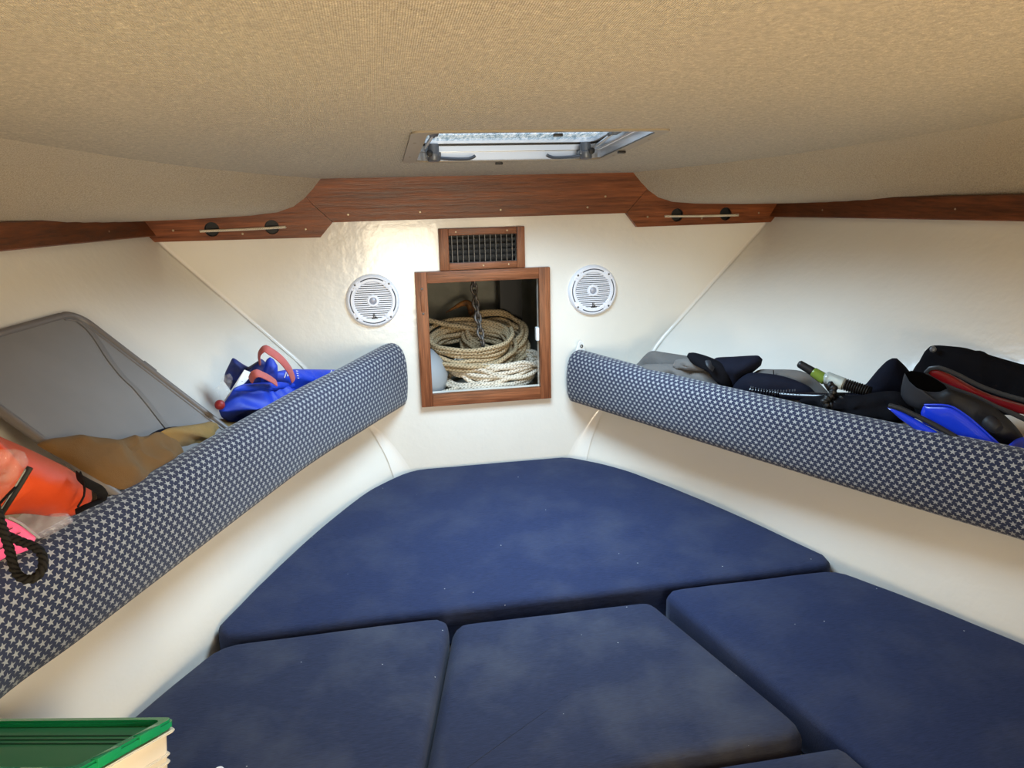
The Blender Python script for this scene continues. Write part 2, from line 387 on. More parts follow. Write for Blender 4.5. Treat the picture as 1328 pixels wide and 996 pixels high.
# ------------------------------------------------------------------ hull, bulkhead, headliner
YB = 2.435; YA = -0.45
def hx(y, z):
    h0 = interp(y, [0, .2, .6, .95, 1.17, 1.35, 1.6, 2.02, 2.25, 2.435], [1.09, 1.09, 1.07, 1.015, .945, .865, .765, .615, .465, .302])
    h1 = interp(y, [0, .6, 1.1, 1.5, 1.9, 2.435], [1.23, 1.23, 1.215, 1.18, 1.115, 1.0])
    s = interp(z, [-.6, -.15, 0, .08, .17, .34, .41, .6, .78, .83, 1.0], [-.3, 0, 0, .045, .12, .36, .43, .69, .94, 1, 1.15])
    return h0+(h1-h0)*s
ys = [YA, -.1, .2, .5, .8, 1.0, 1.17, 1.35, 1.5, 1.65, 1.8, 1.95, 2.1, 2.22, 2.34, 2.44]
zs = [-.6, -.3, -.13, -.06, 0, .05, .1, .17, .25, .34, .42, .5, .6, .7, .78, .83, .90, 1.0]
walls = {}
for sd, nm in ((-1, 'wall_left'), (1, 'wall_right')):
    vs_ = [(sd*hx(y, z), y, z) for y in ys for z in zs]; nz = len(zs)
    vs_ += [(sd*(hx(y, z)+.03), y, z) for y in ys for z in zs]
    o_ = len(ys)*nz; fs = []
    for i in range(len(ys)-1):
        for j in range(nz-1):
            q = (i*nz+j, i*nz+j+1, (i+1)*nz+j+1, (i+1)*nz+j); fs.append(q); fs.append(tuple(x+o_ for x in q))
    walls[sd] = tag(mesh(nm, vs_, fs, 'gelcoat', None, True, angle=.9), 'cream white glossy hull side of the cabin', kind='structure')
# bulkhead with openings
LX, LZ = (-.190, .177), (.280, .649)
bm = bmesh.new(); E1, E2, EN = Vector((1, 0, 0)), Vector((0, 0, 1)), Vector((0, 1, 0))
loc_h = [(LX[0], LZ[0]), (LX[1], LZ[0]), (LX[1], LZ[1]), (LX[0], LZ[1])]
ven_h = [(-.116, .708), (.107, .708), (.107, .797), (-.116, .797)]
addprism(bm, [(-1.2, -.2), (1.2, -.2), (1.2, 1.1), (-1.2, 1.1)], Vector((0, YB, 0)), E1, E2, EN, .025, [loc_h, ven_h])
wf = tag(bmobj('wall_front', bm, 'gelcoat'), 'cream white bow bulkhead with anchor locker opening', kind='structure')
# filleted corner between hull side and bulkhead
for sd in (-1, 1):
    vs_, fs = [], []; r_ = .010; zz = [z_ for z_ in [-.05+.03*i for i in range(30)]]
    for z in zz:
        rz = r_*(1 + 3.2*max(0, (.2-z)/.25))
        A = Vector((sd*(hx(YB, z)-rz), YB-.001, z)); C = Vector((sd*hx(YB, z), YB, z)); B = Vector((sd*(hx(YB-rz, z)-.001), YB-rz, z))
        for k in range(7):
            t_ = k/6; vs_.append(A*(1-t_)**2 + C*2*t_*(1-t_) + B*t_*t_)
    for i in range(len(zz)-1):
        for k in range(6): fs.append((i*7+k, i*7+k+1, (i+1)*7+k+1, (i+1)*7+k))
    mesh('corner_fillet', vs_, fs, 'gelcoat_edge', walls[sd], True)

# headliner
def zc(y): return .976 + .091*(YB-y)
def xc(y): return interp(y, [0, 1.2, 1.55, 1.85, 2.1, 2.30, 2.435], [1.10, 1.10, 1.055, .935, .79, .62, .47])
def zt(y): return interp(y, [0, 1.0, 1.6, 2.435], [.905, .90, .885, .866])
hxl, hxr, hyn, hyf = -.262, .290, 1.590, 2.060      # hatch flange
H0 = (hxl+.030, hxr-.022, hyn+.012, hyf-.012)        # opening
PB = [(0, 0), (.05, .28), (.10, .52), (.16, .72), (.25, .86), (.4, .93), (.7, .98), (1, 1)]
PA = [(0, 0), (.22, .08), (.45, .20), (.62, .36), (.75, .52), (.86, .68), (.94, .84), (1, 1)]
ycs = sorted({YA, -.1, .2, .5, .8, 1.05, 1.25, 1.4, H0[2], 1.75, 1.9, H0[3], 2.12, 2.2, 2.28, 2.34, 2.39, 2.43})
vs_, fs, idx = [], [], {}
xk = [-1, -.75, -.5, -.25, H0[0], H0[0]/2, 0, H0[1]/2, H0[1], .25, .5, .75, 1]
def cx(k, y):
    e = xc(y)
    return [-e, H0[0]-(e+H0[0])*.66, H0[0]-(e+H0[0])*.33, H0[0], H0[0]*.4, .03, H0[1]*.5, H0[1], H0[1]+(e-H0[1])*.33, H0[1]+(e-H0[1])*.66, e][k]
NX = 11
for i, y in enumerate(ycs):
    for k in range(NX):
        x = cx(k, y); vs_.append((x, y, zc(y)))
for i in range(len(ycs)-1):
    for k in range(NX-1):
        if ycs[i] >= H0[2]-1e-6 and ycs[i+1] <= H0[3]+1e-6 and 3 <= k < 7: continue
        fs.append((i*NX+k, i*NX+k+1, (i+1)*NX+k+1, (i+1)*NX+k))
ceil = tag(mesh('ceiling', vs_, fs, 'headliner', None, True), 'beige fabric headliner over the berth', kind='structure')
for sd in (-1, 1):
    vs_, fs = [], []; n = 0
    for y in ycs:
        w_ = min(1, max(0, (YB-y)/.75)); w_ = w_*w_*(3-2*w_)
        e, z0, h, z1 = xc(y), zc(y), hx(y, zt(y))+.004, zt(y)
        prof = [(pb[0]*(1-w_)+pa[0]*w_, pb[1]*(1-w_)+pa[1]*w_) for pb, pa in zip(PB, PA)]
        P = catmull([Vector((sd*(e+(h-e)*a_), y, z0+(z1-z0)*b_)) for a_, b_ in prof], 99)
        P = [Vector((sd*(e+(h-e)*a_), y, z0+(z1-z0)*b_)) for a_, b_ in prof]; n = len(P); vs_ += P
    for i in range(len(ycs)-1):
        for k in range(n-1): fs.append((i*n+k, i*n+k+1, (i+1)*n+k+1, (i+1)*n+k))
    mesh('side_panel', vs_, fs, 'headliner_side', ceil, True)
# deck shell above so that only the hatch lets the sky in
bm = bmesh.new(); addprism(bm, [(-1.5, YA-.1), (1.5, YA-.1), (1.5, 3.3), (-1.5, 3.3)], Vector((0, 0, 1.2096)), E1, Vector((0, 1, -.091)), E2, .012,
    [[(H0[0]-.005, H0[2]-.005), (H0[1]+.005, H0[2]-.005), (H0[1]+.005, H0[3]+.005), (H0[0]-.005, H0[3]+.005)]])
tag(bmobj('ceiling_deck', bm, 'gelcoat'), 'deck moulding above the headliner', kind='structure')
# berth base, step face, cabin sole, unseen aft partition limiting the light
bm = bmesh.new(); addbox(bm, Vector(), I3, (-1.15, .40, -.16), (1.15, YB, -.105)); tag(bmobj('floor_berth', bm, 'gelcoat'), 'white berth platform under the cushions', kind='structure')
bm = bmesh.new(); addbox(bm, Vector(), I3, (-1.15, .40, -.62), (1.15, .43, -.161)); tag(bmobj('wall_berth_face', bm, 'gelcoat'), 'white face below the berth platform', kind='structure')
bm = bmesh.new(); addbox(bm, Vector(), I3, (-1.3, YA-1.3, -.66), (1.3, .40, -.62)); tag(bmobj('floor', bm, 'wood_y'), 'wooden cabin sole', kind='structure')
bm = bmesh.new(); addprism(bm, [(-1.4, -.65), (1.4, -.65), (1.4, 1.3), (-1.4, 1.3)], Vector((0, YA, 0)), E1, E2, -EN, .03, [[(-.52, -.6), (.34, -.6), (.34, 1.05), (-.52, 1.05)]])  # unseen partition added to limit light; doorway narrowed to shade the hull
tag(bmobj('wall_back', bm, 'gelcoat'), 'unseen aft partition, doorway narrowed to limit the light', kind='structure')

# anchor locker behind the opening
V3 = Vector
def quad(name, pts, m, label): return tag(mesh(name, pts+[V3(p)+V3(d_) for p, d_ in zip(pts, [OFF]*4)], [(0, 1, 2, 3), (4, 5, 6, 7), (0, 1, 5, 4), (1, 2, 6, 5), (2, 3, 7, 6), (3, 0, 4, 7)], m), label, kind='structure')
y0, y1 = YB+.025, YB+.56
OFF = (0, .02, 0); quad('wall_locker_back', [(-.30, y1, .05), (.30, y1, .05), (.30, y1, .95), (-.30, y1, .95)], 'locker', 'olive grey back of the anchor locker')
OFF = (-.02, 0, 0); quad('wall_locker_left', [(-.50, y0, .05), (-.28, y1, .05), (-.28, y1, .95), (-.50, y0, .95)], 'locker', 'olive grey left side of the anchor locker')
OFF = (.02, 0, 0); quad('wall_locker_right', [(.50, y0, .05), (.22, y1, .05), (.22, y1, .95), (.50, y0, .95)], 'locker', 'olive grey right side of the anchor locker')
OFF = (0, 0, -.02); quad('floor_locker', [(-.52, y0, .245), (.52, y0, .245), (.30, y1, .245), (-.30, y1, .245)], 'locker', 'floor of the anchor locker')
OFF = (0, 0, .02); quad('ceiling_locker', [(-.52, y0, .93), (.52, y0, .93), (.30, y1, .93), (-.30, y1, .93)], 'locker', 'roof of the anchor locker')
box('gap_shade', (.115, y1-.16, .246), (.20, y1-.10, .929), 'black', bpy.data.objects['wall_locker_right'])  # black upright strip standing in for the shaded gap at the locker side

# ------------------------------------------------------------------ wood trim
TH = .020
def trim(name, poly, holes=(), m='wood_x', lab=''):
    bm = bmesh.new(); addprism(bm, poly, V3((0, YB, 0)), E1, E2, -EN, TH, holes)
    return tag(bmobj(name, bm, m), lab, kind='structure')
t1 = trim('trim_1', [(-.466, .848), (.470, .850), (.520, .902), (.540, .925), (.530, .985), (-.530, .985), (-.540, .925), (-.522, .903)], lab='wide reddish wood header board across the bulkhead')
HL = [(-.821, .838), (-.648, .839)]; HR = [(.648, .839), (.820, .838)]
t2 = trim('trim_2', [(-.468, .848), (-.508, .804), (-.998, .806), (-1.03, .823), (-1.03, .895), (-.637, .905), (-.576, .915), (-.540, .925), (-.523, .902)], [circ(*h, .0215) for h in HL], lab='left wood side board with rope through two holes')
t3 = trim('trim_3', [(.472, .850), (.510, .804), (.993, .806), (1.03, .823), (1.03, .895), (.640, .905), (.580, .915), (.540, .925), (.521, .901)], [circ(*h, .0215) for h in HR], lab='right wood side board with rope through two holes')
for tr_, hs, s in ((t2, HL, -1), (t3, HR, 1)):
    for h in hs:
        lathe('hole_shade', [(0, .001), (.0235, .001), (.0235, .014), (.0205, .014), (.0205, .003), (0, .003)], V3((h[0], YB, h[1])), E1, E2, -EN, 'black', tr_, 24)  # black cup paints the hole's shaded depth over the pale bulkhead
    a_, b_ = (-.852, .834), (-.610, .838)
    if s > 0: a_, b_ = (.607, .836), (.862, .833)
    P = catmull([V3((a_[0], YB-TH+.001, a_[1])), V3((a_[0]+.01, YB-TH-.005, a_[1])), V3(((a_[0]+b_[0])/2, YB-TH-.0055, (a_[1]+b_[1])/2-.001)), V3((b_[0]-.01, YB-TH-.005, b_[1])), V3((b_[0], YB-TH+.001, b_[1]))], .003)
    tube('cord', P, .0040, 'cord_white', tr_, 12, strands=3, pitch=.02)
for tr_, pts in ((t1, [(-.42, .870), (-.2, .872), (.055, .872), (.34, .872), (.40, .905)]), (t2, [(-.55, .83), (-.93, .838), (-.735, .822)]), (t3, [(.545, .836), (.735, .826), (.94, .838)])):
    for x, z in pts: lathe('screw', [(0, .0012), (.003, .0008), (.0036, 0)], V3((x, YB-TH, z)), E1, E2, -EN, 'screw', tr_, 10)
def rail(nm, sd, lab):
    vs_, fs = [], []; yy = [YB-.004, 2.35, 2.2, 2.0, 1.8, 1.6, 1.4, 1.2, 1.0, .7, .3, YA+.01]
    for y in yy:
        zb = interp(y, [1.0, 1.6, 2.435], [.842, .835, .823]); ztt = zt(y)+.012
        for z, d in ((zb, .0), (zb, .018), (zb+.003, .021), (ztt-.003, .021), (ztt, .018), (ztt, 0)): vs_.append((sd*(hx(y, z)-d), y, z))
    n = 6
    for i in range(len(yy)-1):
        for k in range(n): fs.append((i*n+k, i*n+(k+1) % n, (i+1)*n+(k+1) % n, (i+1)*n+k))
    fs += [tuple(range(n)), tuple((len(yy)-1)*n+k for k in range(n))]
    o = tag(mesh(nm, vs_, fs, 'wood_y'), lab, kind='structure')
    for y in (2.2, 1.75, 1.45):
        z = zt(y)-.022; lathe('screw', [(0, .0012), (.003, .0008), (.0036, 0)], V3((sd*(hx(y, z)-.021), y, z)), V3((0, 1, 0)), E2, V3((-sd, 0, 0)), 'screw', o, 10)
rail('trim_4', -1, 'dark wood strip along the left hull side'); rail('trim_5', 1, 'dark wood strip along the right hull side')

# ------------------------------------------------------------------ locker frame and vent
def frame(root, x0, x1, z0, z1, ix0, ix1, iz0, iz1, th, sink, names):
    y = YB
    ax = I3
    bm = bmesh.new(); addbox(bm, V3(), ax, (ix0, y-th, iz1), (ix1, y+sink, z1), .002); bmobj(names[0], bm, 'wood_frame_x', root, True)
    bm = bmesh.new(); addbox(bm, V3(), ax, (ix0, y-th, z0), (ix1, y+sink, iz0), .002); bmobj(names[1], bm, 'wood_frame_x', root, True)
    bm = bmesh.new(); addbox(bm, V3(), ax, (x0, y-th-.0006, z0), (ix0, y+sink, z1), .002); bmobj(names[2], bm, 'wood_frame_z', root, True)
    bm = bmesh.new(); addbox(bm, V3(), ax, (ix1, y-th-.0006, z0), (x1, y+sink, z1), .002); bmobj(names[2], bm, 'wood_frame_z', root, True)
lf = empty('locker_frame', (-.0065, YB, .239), 'square reddish wood frame around the open anchor locker', 'frame')
frame(lf, -.2269, .2139, .239, .685, -.1893, .1763, .2805, .6487, .020, 0., ('top_rail', 'bottom_rail', 'side_stile'))
bm = bmesh.new(); addbox(bm, V3(), I3, (.166, YB-.012, .440), (.1765, YB+.010, .485), .003); tag(bmobj('latch', bm, 'white', lf, True), 'small white plastic latch')
bm = bmesh.new(); addbox(bm, V3(), I3, (-.2125, YB-.0235, .560), (-.2005, YB-.020, .625), .0015); tag(bmobj('hinge_plate', bm, 'wood_frame_z', lf, True), 'pale wood patch with two screws')
for z in (.552, .632): lathe('screw', [(0, .0018), (.003, .0012), (.004, 0)], V3((-.2065, YB-.0206, z)), E1, E2, -EN, 'dark_screw', lf, 10)
vg = empty('vent_grille', (-.0065, YB, .687), 'rectangular wood framed vent with dark louvred grille above the locker', 'vent')
frame(vg, -.1453, .1322, .6865, .8182, -.1145, .1055, .7095, .7955, .014, 0., ('top_rail', 'bottom_rail', 'side_stile'))
box('backing', (-.125, YB+.05, .700), (.115, YB+.055, .805), 'black', vg)
for i in range(12):
    x = -.1145+.22*(i+.62)/12.4; box('slat', (x-.0008, YB-.006, .7096), (x+.0008, YB+.006, .7954), 'vent_blade', vg)
for i in range(4):
    z = .7095+.086*(i+1)/5; box('crossbar', (-.1144, YB+.008, z-.004), (.1054, YB+.014, z+.004), 'vent_bar', vg)
for x, z in ((-.09, .807), (.075, .807), (-.005, .698), (.078, .699)): lathe('screw', [(0, .0012), (.0025, .0008), (.003, 0)], V3((x, YB-.014, z)), E1, E2, -EN, 'screw', vg, 10)

# ------------------------------------------------------------------ speakers
def text_mesh(name, s, size, c, m, parent, depth=.0008, bold=0.):
    cu = bpy.data.curves.new(name, 'FONT'); cu.body = s; cu.size = size; cu.extrude = depth; cu.align_x = 'CENTER'; cu.offset = bold; cu.resolution_u = 3
    tmp = bpy.data.objects.new(name+'_tmp', cu); COL.objects.link(tmp)
    dg = bpy.context.evaluated_depsgraph_get(); me = bpy.data.meshes.new_from_object(tmp.evaluated_get(dg)); bpy.data.objects.remove(tmp)
    R_ = Matrix(((1, 0, 0), (0, 0, -1), (0, 1, 0)))
    for v in me.vertices: v.co = R_ @ v.co
    me.materials.clear()
    return _fin(name, me, V3(c), m, parent, False)
def speaker(x, z, lab):
    o = V3((x, YB, z)); R = .0845
    root = empty('speaker', o, lab, 'speaker', 'round white speakers beside the locker')
    lathe('flange', [(R*.70, .002), (R*.70, .012), (R*.74, .0145), (R*.82, .0145), (R*.83, .012), (R*.86, .012), (R*.87, .0145), (R*.92, .0140), (R*.985, .009), (R, .004), (R, 0)], o, E1, E2, -EN, 'white_plastic', root, 64)
    lathe('cone', [(0, .003), (R*.71, .003)], o, E1, E2, -EN, 'speaker_dark', root, 32)
    n = 18; rg = R*.715
    for i in range(n):
        zz = -rg + 2*rg*(i+.5)/n; hw = math.sqrt(max(0, rg*rg-zz*zz)); hh = .0020
        ri = R*.215
        segs = [(-hw, hw)] if abs(zz) > ri else [(-hw, -math.sqrt(ri*ri-zz*zz)), (math.sqrt(ri*ri-zz*zz), hw)]
        for a_, b_ in segs: box('grille_slat', (x+a_, YB-.0115, z+zz-hh), (x+b_, YB-.007, z+zz+hh), 'white_plastic', root)
    lathe('hub_ring', [(R*.13, .008), (R*.135, .0135), (R*.20, .0135), (R*.235, .011), (R*.235, .006)], o, E1, E2, -EN, 'white_plastic', root, 32)
    lathe('tweeter', [(0, .0135), (R*.06, .013), (R*.115, .0105), (R*.13, .008)], o, E1, E2, -EN, 'grey_dome', root, 24)
    for k in range(4):
        a0 = PI/4 + k*PI/2; p = o + E1*(R*.885*math.cos(a0)) + E2*(R*.885*math.sin(a0))
        e1 = E1*math.cos(a0)+E2*math.sin(a0); e2 = -E1*math.sin(a0)+E2*math.cos(a0)
        bm = bmesh.new(); addbox(bm, p, (e1, e2, -EN), (-.016, -.011, .004), (.0045, .011, .0152), .002); bmobj('screw_lug', bm, 'white_plastic', root, True)
        lathe('screw', [(0, .0166), (.0026, .0162), (.0034, .0152)], p, E1, E2, -EN, 'dark_screw', root, 12)
        am = k*PI/2; vs_, fs = [], []; na = 14
        for i in range(na+1):
            th = am - .52 + 1.04*i/na
            for rr_, hh in ((.828, .0128), (.862, .0128)): vs_.append(o + E1*(R*rr_*math.cos(th)) + E2*(R*rr_*math.sin(th)) - EN*hh)
        for i in range(na): fs.append((2*i, 2*i+1, 2*i+3, 2*i+2))
        mesh('groove', vs_, fs, 'speaker_dark', root)
    text_mesh('emblem', 'JL', .0150, (x+.002, YB-.0118, z-R*.615), 'black', root, bold=.0004)
    text_mesh('emblem', 'AUDIO', .0062, (x+.002, YB-.0118, z-R*.68), 'black', root, bold=.0003)
speaker(-.3627, .600, 'round white speaker left of the wood locker frame, beside the wall glare')
speaker(.3627, .600, 'round white speaker right of the wood locker frame')

# ------------------------------------------------------------------ hatch
hc = V3(((hxl+hxr)/2, (hyn+hyf)/2, zc((hyn+hyf)/2)))
hat = empty('deck_hatch', hc, 'aluminium framed skylight hatch with frosted pane in the ceiling', 'hatch')
HXv, HYv = V3((1, 0, 0)), V3((0, 1, -.091)).normalized(); HN = HXv.cross(HYv)     # HN points up
ax = (HXv, HYv, HN); W2, D2 = (hxr-hxl)/2, (hyf-hyn)/2
def rrect(w_, d_, r, n=5, cx_=0, cy_=0):
    P = []
    for sx, sy, a0 in ((1, 1, 0), (-1, 1, PI/2), (-1, -1, PI), (1, -1, 3*PI/2)):
        for i in range(n+1):
            a_ = a0 + PI/2*i/n; P.append((cx_+sx*(w_-r)+r*math.cos(a_), cy_+sy*(d_-r)+r*math.sin(a_)))
    return P
prism('flange', rrect(W2, D2, .02), hc-HN*.004, HXv, HYv, HN, .004, 'hatch_trim', hat, [rrect(W2-.030, D2-.012, .03, cx_=.004)])
prism('frame', rrect(W2-.018, D2-.004, .035, cx_=.004), hc-HN*.0015, HXv, HYv, HN, .022, 'aluminium', hat, [rrect(W2-.030, D2-.012, .03, cx_=.004)])
prism('coaming', rrect(W2-.030, D2-.006, .03, cx_=.004), hc+HN*.021, HXv, HYv, HN, .014, 'aluminium', hat, [rrect(W2-.040, D2-.020, .03, cx_=.004)])
prism('seal', rrect(W2-.028, D2-.010, .03, cx_=.004), hc+HN*.0355, HXv, HYv, HN, .003, 'rubber', hat, [rrect(W2-.043, D2-.024, .03, cx_=.004)])
prism('lid_frame', rrect(W2-.024, D2-.006, .03, cx_=.004), hc+HN*.039, HXv, HYv, HN, .012, 'aluminium', hat, [rrect(W2-.052, D2-.034, .025, cx_=.004)])
prism('pane', rrect(W2-.050, D2-.032, .025, cx_=.004), hc+HN*.046, HXv, HYv, HN, .004, 'acrylic', hat)
for sx in (-1, 1):
    c_ = hc + HXv*(.004 + sx*(W2-.075)) + HYv*(D2-.045)
    root = bpy.data.objects.new('latch', None); root.location = c_; link(root, hat)
    lathe('post', [(0, -.006), (.015, -.006), (.017, -.003), (.017, .012), (.014, .014), (.014, .036), (0, .036)], c_, HXv, HYv, HN, 'grey_metal', root, 24)
    bm = bmesh.new(); addbox(bm, c_, ax, (-.018, -.010, .004), (.018, .022, .016), .003); bmobj('latch_block', bm, 'grey_metal', root, True)
    s = -sx; P = catmull([c_+HXv*(s*.010)+HN*.002, c_+HXv*(s*.05)-HN*.001, c_+HXv*(s*.090)-HN*.001, c_+HXv*(s*.106)+HN*.006], .008)
    tube('lever', P, .004, 'grey_metal', root, 10, flat=(.0085, .0042))
    lathe('knob', [(0, 0), (.007, .001), (.008, .008), (0, .012)], c_+HXv*(sx*.012)-HYv*.012+HN*.012, HXv, HN, -HYv, 'black', root, 14)
# adjuster arms on both sides
for sx in (-1, 1):
    p0 = hc + HXv*(.004+sx*(W2-.052)) + HYv*(D2-.075) + HN*.024; p1 = hc + HXv*(.004+sx*(W2-.060)) - HYv*.02 + HN*.030
    tube('adjuster_arm', [p0, p0.lerp(p1, .5), p1], .004, 'aluminium', hat, 10)
    bm = bmesh.new(); addbox(bm, p1, ax, (-.010, -.02, -.006), (.010, .02, .008), .003); bmobj('arm_bracket', bm, 'grey_metal', hat, True)
    bm = bmesh.new(); addbox(bm, p1, ax, (-.006, .018, -.004), (.006, .05, .004), .002); bmobj('arm_stop', bm, 'rubber', hat, True)
for px_, py_, d_ in ((.03, -D2+.02, .02), (-.02, D2+.006, .02), (W2-.015, .06, .02)):
    c_ = hc + HXv*px_ + HYv*py_ - HN*.005; bm = bmesh.new(); addbox(bm, c_, ax, (-d_/2, -.005, -.006), (d_/2, .005, 0), .002); bmobj('blind_clip', bm, 'rubber', hat, True)
for px_, py_ in ((-.18, D2-.004), (.1, D2-.004), (.2, D2-.004), (-.1, -D2+.005), (.12, -D2+.005), (W2-.010, -.12), (W2-.010, .14), (-W2+.014, -.1), (-W2+.014, .12)):
    lathe('screw', [(0, .0012), (.003, .0008), (.0036, 0)], hc+HXv*px_+HYv*py_-HN*.004, HXv, HYv, -HN, 'screw', hat, 10)

# ------------------------------------------------------------------ berth cushions
def cushion(name, poly, lab, m, z0=-.103, top=0., r=.019, tilt=None, rr=.05):
    P = []
    n = len(poly)
    for i in range(n):                      # rounded corners
        p, a_, b_ = V3((*poly[i][:2], 0)), V3((*poly[i-1][:2], 0)), V3((*poly[(i+1) % n][:2], 0))
        k = poly[i][2] if len(poly[i]) > 2 else rr
        da, db = (a_-p), (b_-p); k1 = min(k, da.length*.45, db.length*.45)
        A, B = p+da.normalized()*k1, p+db.normalized()*k1
        for j in range(6):
            t_ = j/5; P.append(A*(1-t_)**2+p*2*t_*(1-t_)+B*t_*t_)
    P = resample(P, 120); N = len(P); c = sum(P, V3())/N
    nrm = []
    for i in range(N):
        tg = (P[(i+1) % N]-P[i-1]).normalized(); q = V3((tg.y, -tg.x, 0))
        if q.dot(P[i]-c) < 0: q = -q
        nrm.append(q)
    tz = tilt or (lambda p: 0)
    vs_, fs = [], []
    def ring(off, z, sc_=1., nz=0.):
        for p, q in zip(P, nrm):
            w_ = c+((p-q*off)-c)*sc_
            zz = z + tz(w_) + (noise.noise(w_*4.)*.0035 + noise.noise(w_*11.)*.0015)*nz
            vs_.append(V3((w_.x, w_.y, zz if z > z0+.02 else z)))
    ring(.018, z0); ring(.004, z0+.010); ring(0, z0+.035); ring(0, top-r)
    for j in range(1, 6):
        a_ = PI/2*j/5; ring(r*(1-math.cos(a_))+.001, top-r+r*math.sin(a_), 1., j/5)
    for s in (.93, .85, .76, .66, .55, .44, .33, .22, .11): ring(r, top+.006*(1-s*s), s, 1.)
    vs_.append(c+V3((0, 0, top+.006+tz(c)))); K = len(vs_)//N
    for k in range(K-1):
        for i in range(N): fs.append((k*N+i, k*N+(i+1) % N, (k+1)*N+(i+1) % N, (k+1)*N+i))
    for i in range(N): fs.append(((K-1)*N+i, (K-1)*N+(i+1) % N, K*N))
    fs.append(tuple(range(N)))
    o = mesh(name, vs_, fs, m, None, True); return tag(o, lab, 'cushion', 'navy berth cushions')
cushion('berth_cushion', [(-.275, 2.43), (.275, 2.43, .04), (.42, 2.30, .10), (.575, 2.03, .12), (.695, 1.77, .10), (.760, 1.60, .06), (.735, 1.555, .03), (-.735, 1.555, .03), (-.760, 1.60, .06), (-.695, 1.77, .15), (-.575, 2.03, .2), (-.42, 2.30, .12)],
        'large navy bow cushion below the locker, widening towards a straight rear edge', 'navy', tilt=lambda p: .022*max(0, p.y-1.7)/.7)
cushion('berth_cushion', [(-.233, 1.533), (-.735, 1.530), (-.850, 1.335, .1), (-.935, 1.165, .1), (-1.005, .95, .1), (-1.045, .75, .1), (-1.06, .44), (-.475, .44), (-.346, 1.0, .2)],
        'left navy cushion behind the green lidded box', 'navy_worn')
cushion('berth_cushion', [(-.231, 1.515, .035), (.240, 1.513, .035), (.366, 1.015, .07), (-.347, .990, .05)], 'middle navy wedge cushion with a worn greyish rear edge', 'navy_rubbed', r=.034, top=-.004)
cushion('berth_cushion', [(.268, 1.537), (.735, 1.537), (.850, 1.335, .1), (.935, 1.165, .1), (1.005, .95, .1), (1.045, .75, .1), (1.06, .44), (.505, .44), (.385, 1.0, .2)],
        'right navy cushion under the right star bolster', 'navy')
cushion('berth_cushion', [(-.350, .990, .02), (.392, .992, .02), (.490, .46), (-.460, .46)], 'small navy cushion peeking in at the bottom edge', 'navy_worn', r=.03, top=-.002)

# ------------------------------------------------------------------ bolsters and shelves
def bolster(sd, path, lab, dz=0., hs=1.):
    P = catmull([V3((x, y, 0)) for x, y in path], .02)
    sec = [(0.012, .248), (.002, .256), (-.006, .275), (-.010, .31), (-.011, .35), (-.009, .39), (-.004, .42), (.004, .440), (.014, .452), (.028, .460), (.045, .462), (.062, .457), (.074, .445), (.081, .425), (.084, .39), (.084, .33), (.084, .27), (.075, .252)]
    n = len(sec); vs_, fs, uv_ = [], [], []; s = 0
    cl = [0.]
    for a_, b_ in zip(sec, sec[1:]): cl.append(cl[-1]+math.hypot(b_[0]-a_[0], b_[1]-a_[1]))
    L = len(P)
    tot = [0.]
    for a_, b_ in zip(P, P[1:]): tot.append(tot[-1]+(b_-a_).length)
    for i, p in enumerate(P):
        tg = (P[min(i+1, L-1)]-P[max(i-1, 0)]).normalized(); nr = V3((-tg.y, tg.x, 0))
        if nr.x < 0: nr = -nr                                # outboard, before mirroring
        e = tot[i]; k = 1.
        if e < .014: k = math.sqrt(max(0, 1-((.014-e)/.014)**2))*.16+.84
        for (o_, z), v_ in zip(sec, cl):
            oc, zc_ = .037, .355
            q = p + nr*(oc+(o_-oc)*k); wob = .0025*noise.noise(V3((q.x*7, q.y*7, z*9+sd)))
            q = q - nr*wob
            zz = zc_+(z-zc_)*(k*.5+.5)+wob; vs_.append(V3((sd*q.x, q.y, .25+dz+(zz-.25)*(hs(q.y) if callable(hs) else hs)))); uv_.append((e, v_))
    for i in range(L-1):
        for k in range(n): fs.append((i*n+k, i*n+(k+1) % n, (i+1)*n+(k+1) % n, (i+1)*n+k))
    fs += [tuple(range(n)), tuple((L-1)*n+k for k in range(n))]
    o = mesh('shelf_bolster', vs_, fs, 'star', None, True, angle=1.2)
    me = o.data; ul = me.uv_layers.new(name='UVMap')
    for pl in me.polygons:
        for li in pl.loop_indices:
            vi = me.loops[li].vertex_index; u_, v_ = uv_[vi]
            if len(pl.vertices) > 6: u_ = vs_[vi].x*1.0
            if len(pl.vertices) == 4 and vi % n == 0 and any(q % n == n-1 for q in pl.vertices): v_ = cl[-1]+.06
            ul.data[li].uv = (u_, v_)
    return tag(o, lab, 'bolster')
PL = [(.272, 2.428), (.40, 2.19), (.554, 1.893), (.742, 1.441), (.850, 1.177), (.913, 1.032), (.965, .8), (.99, .5), (1.0, .1)]
PR = [(.266, 2.40), (.39, 2.15), (.508, 1.905), (.713, 1.495), (.883, 1.178), (.945, 1.02), (.97, .8), (.995, .5), (1.0, .1)]
bolster(-1, PL, 'navy bolster printed with pale stars along the left shelf', 0., lambda y: interp(y, [1.0, 1.4, 1.9, 2.2, 2.43], [.85, .855, .885, .93, .99])); bolster(1, PR, 'navy bolster printed with pale stars along the right shelf', -.02, lambda y: interp(y, [1.2, 1.6, 2.1, 2.4], [.84, .79, .77, .82]))
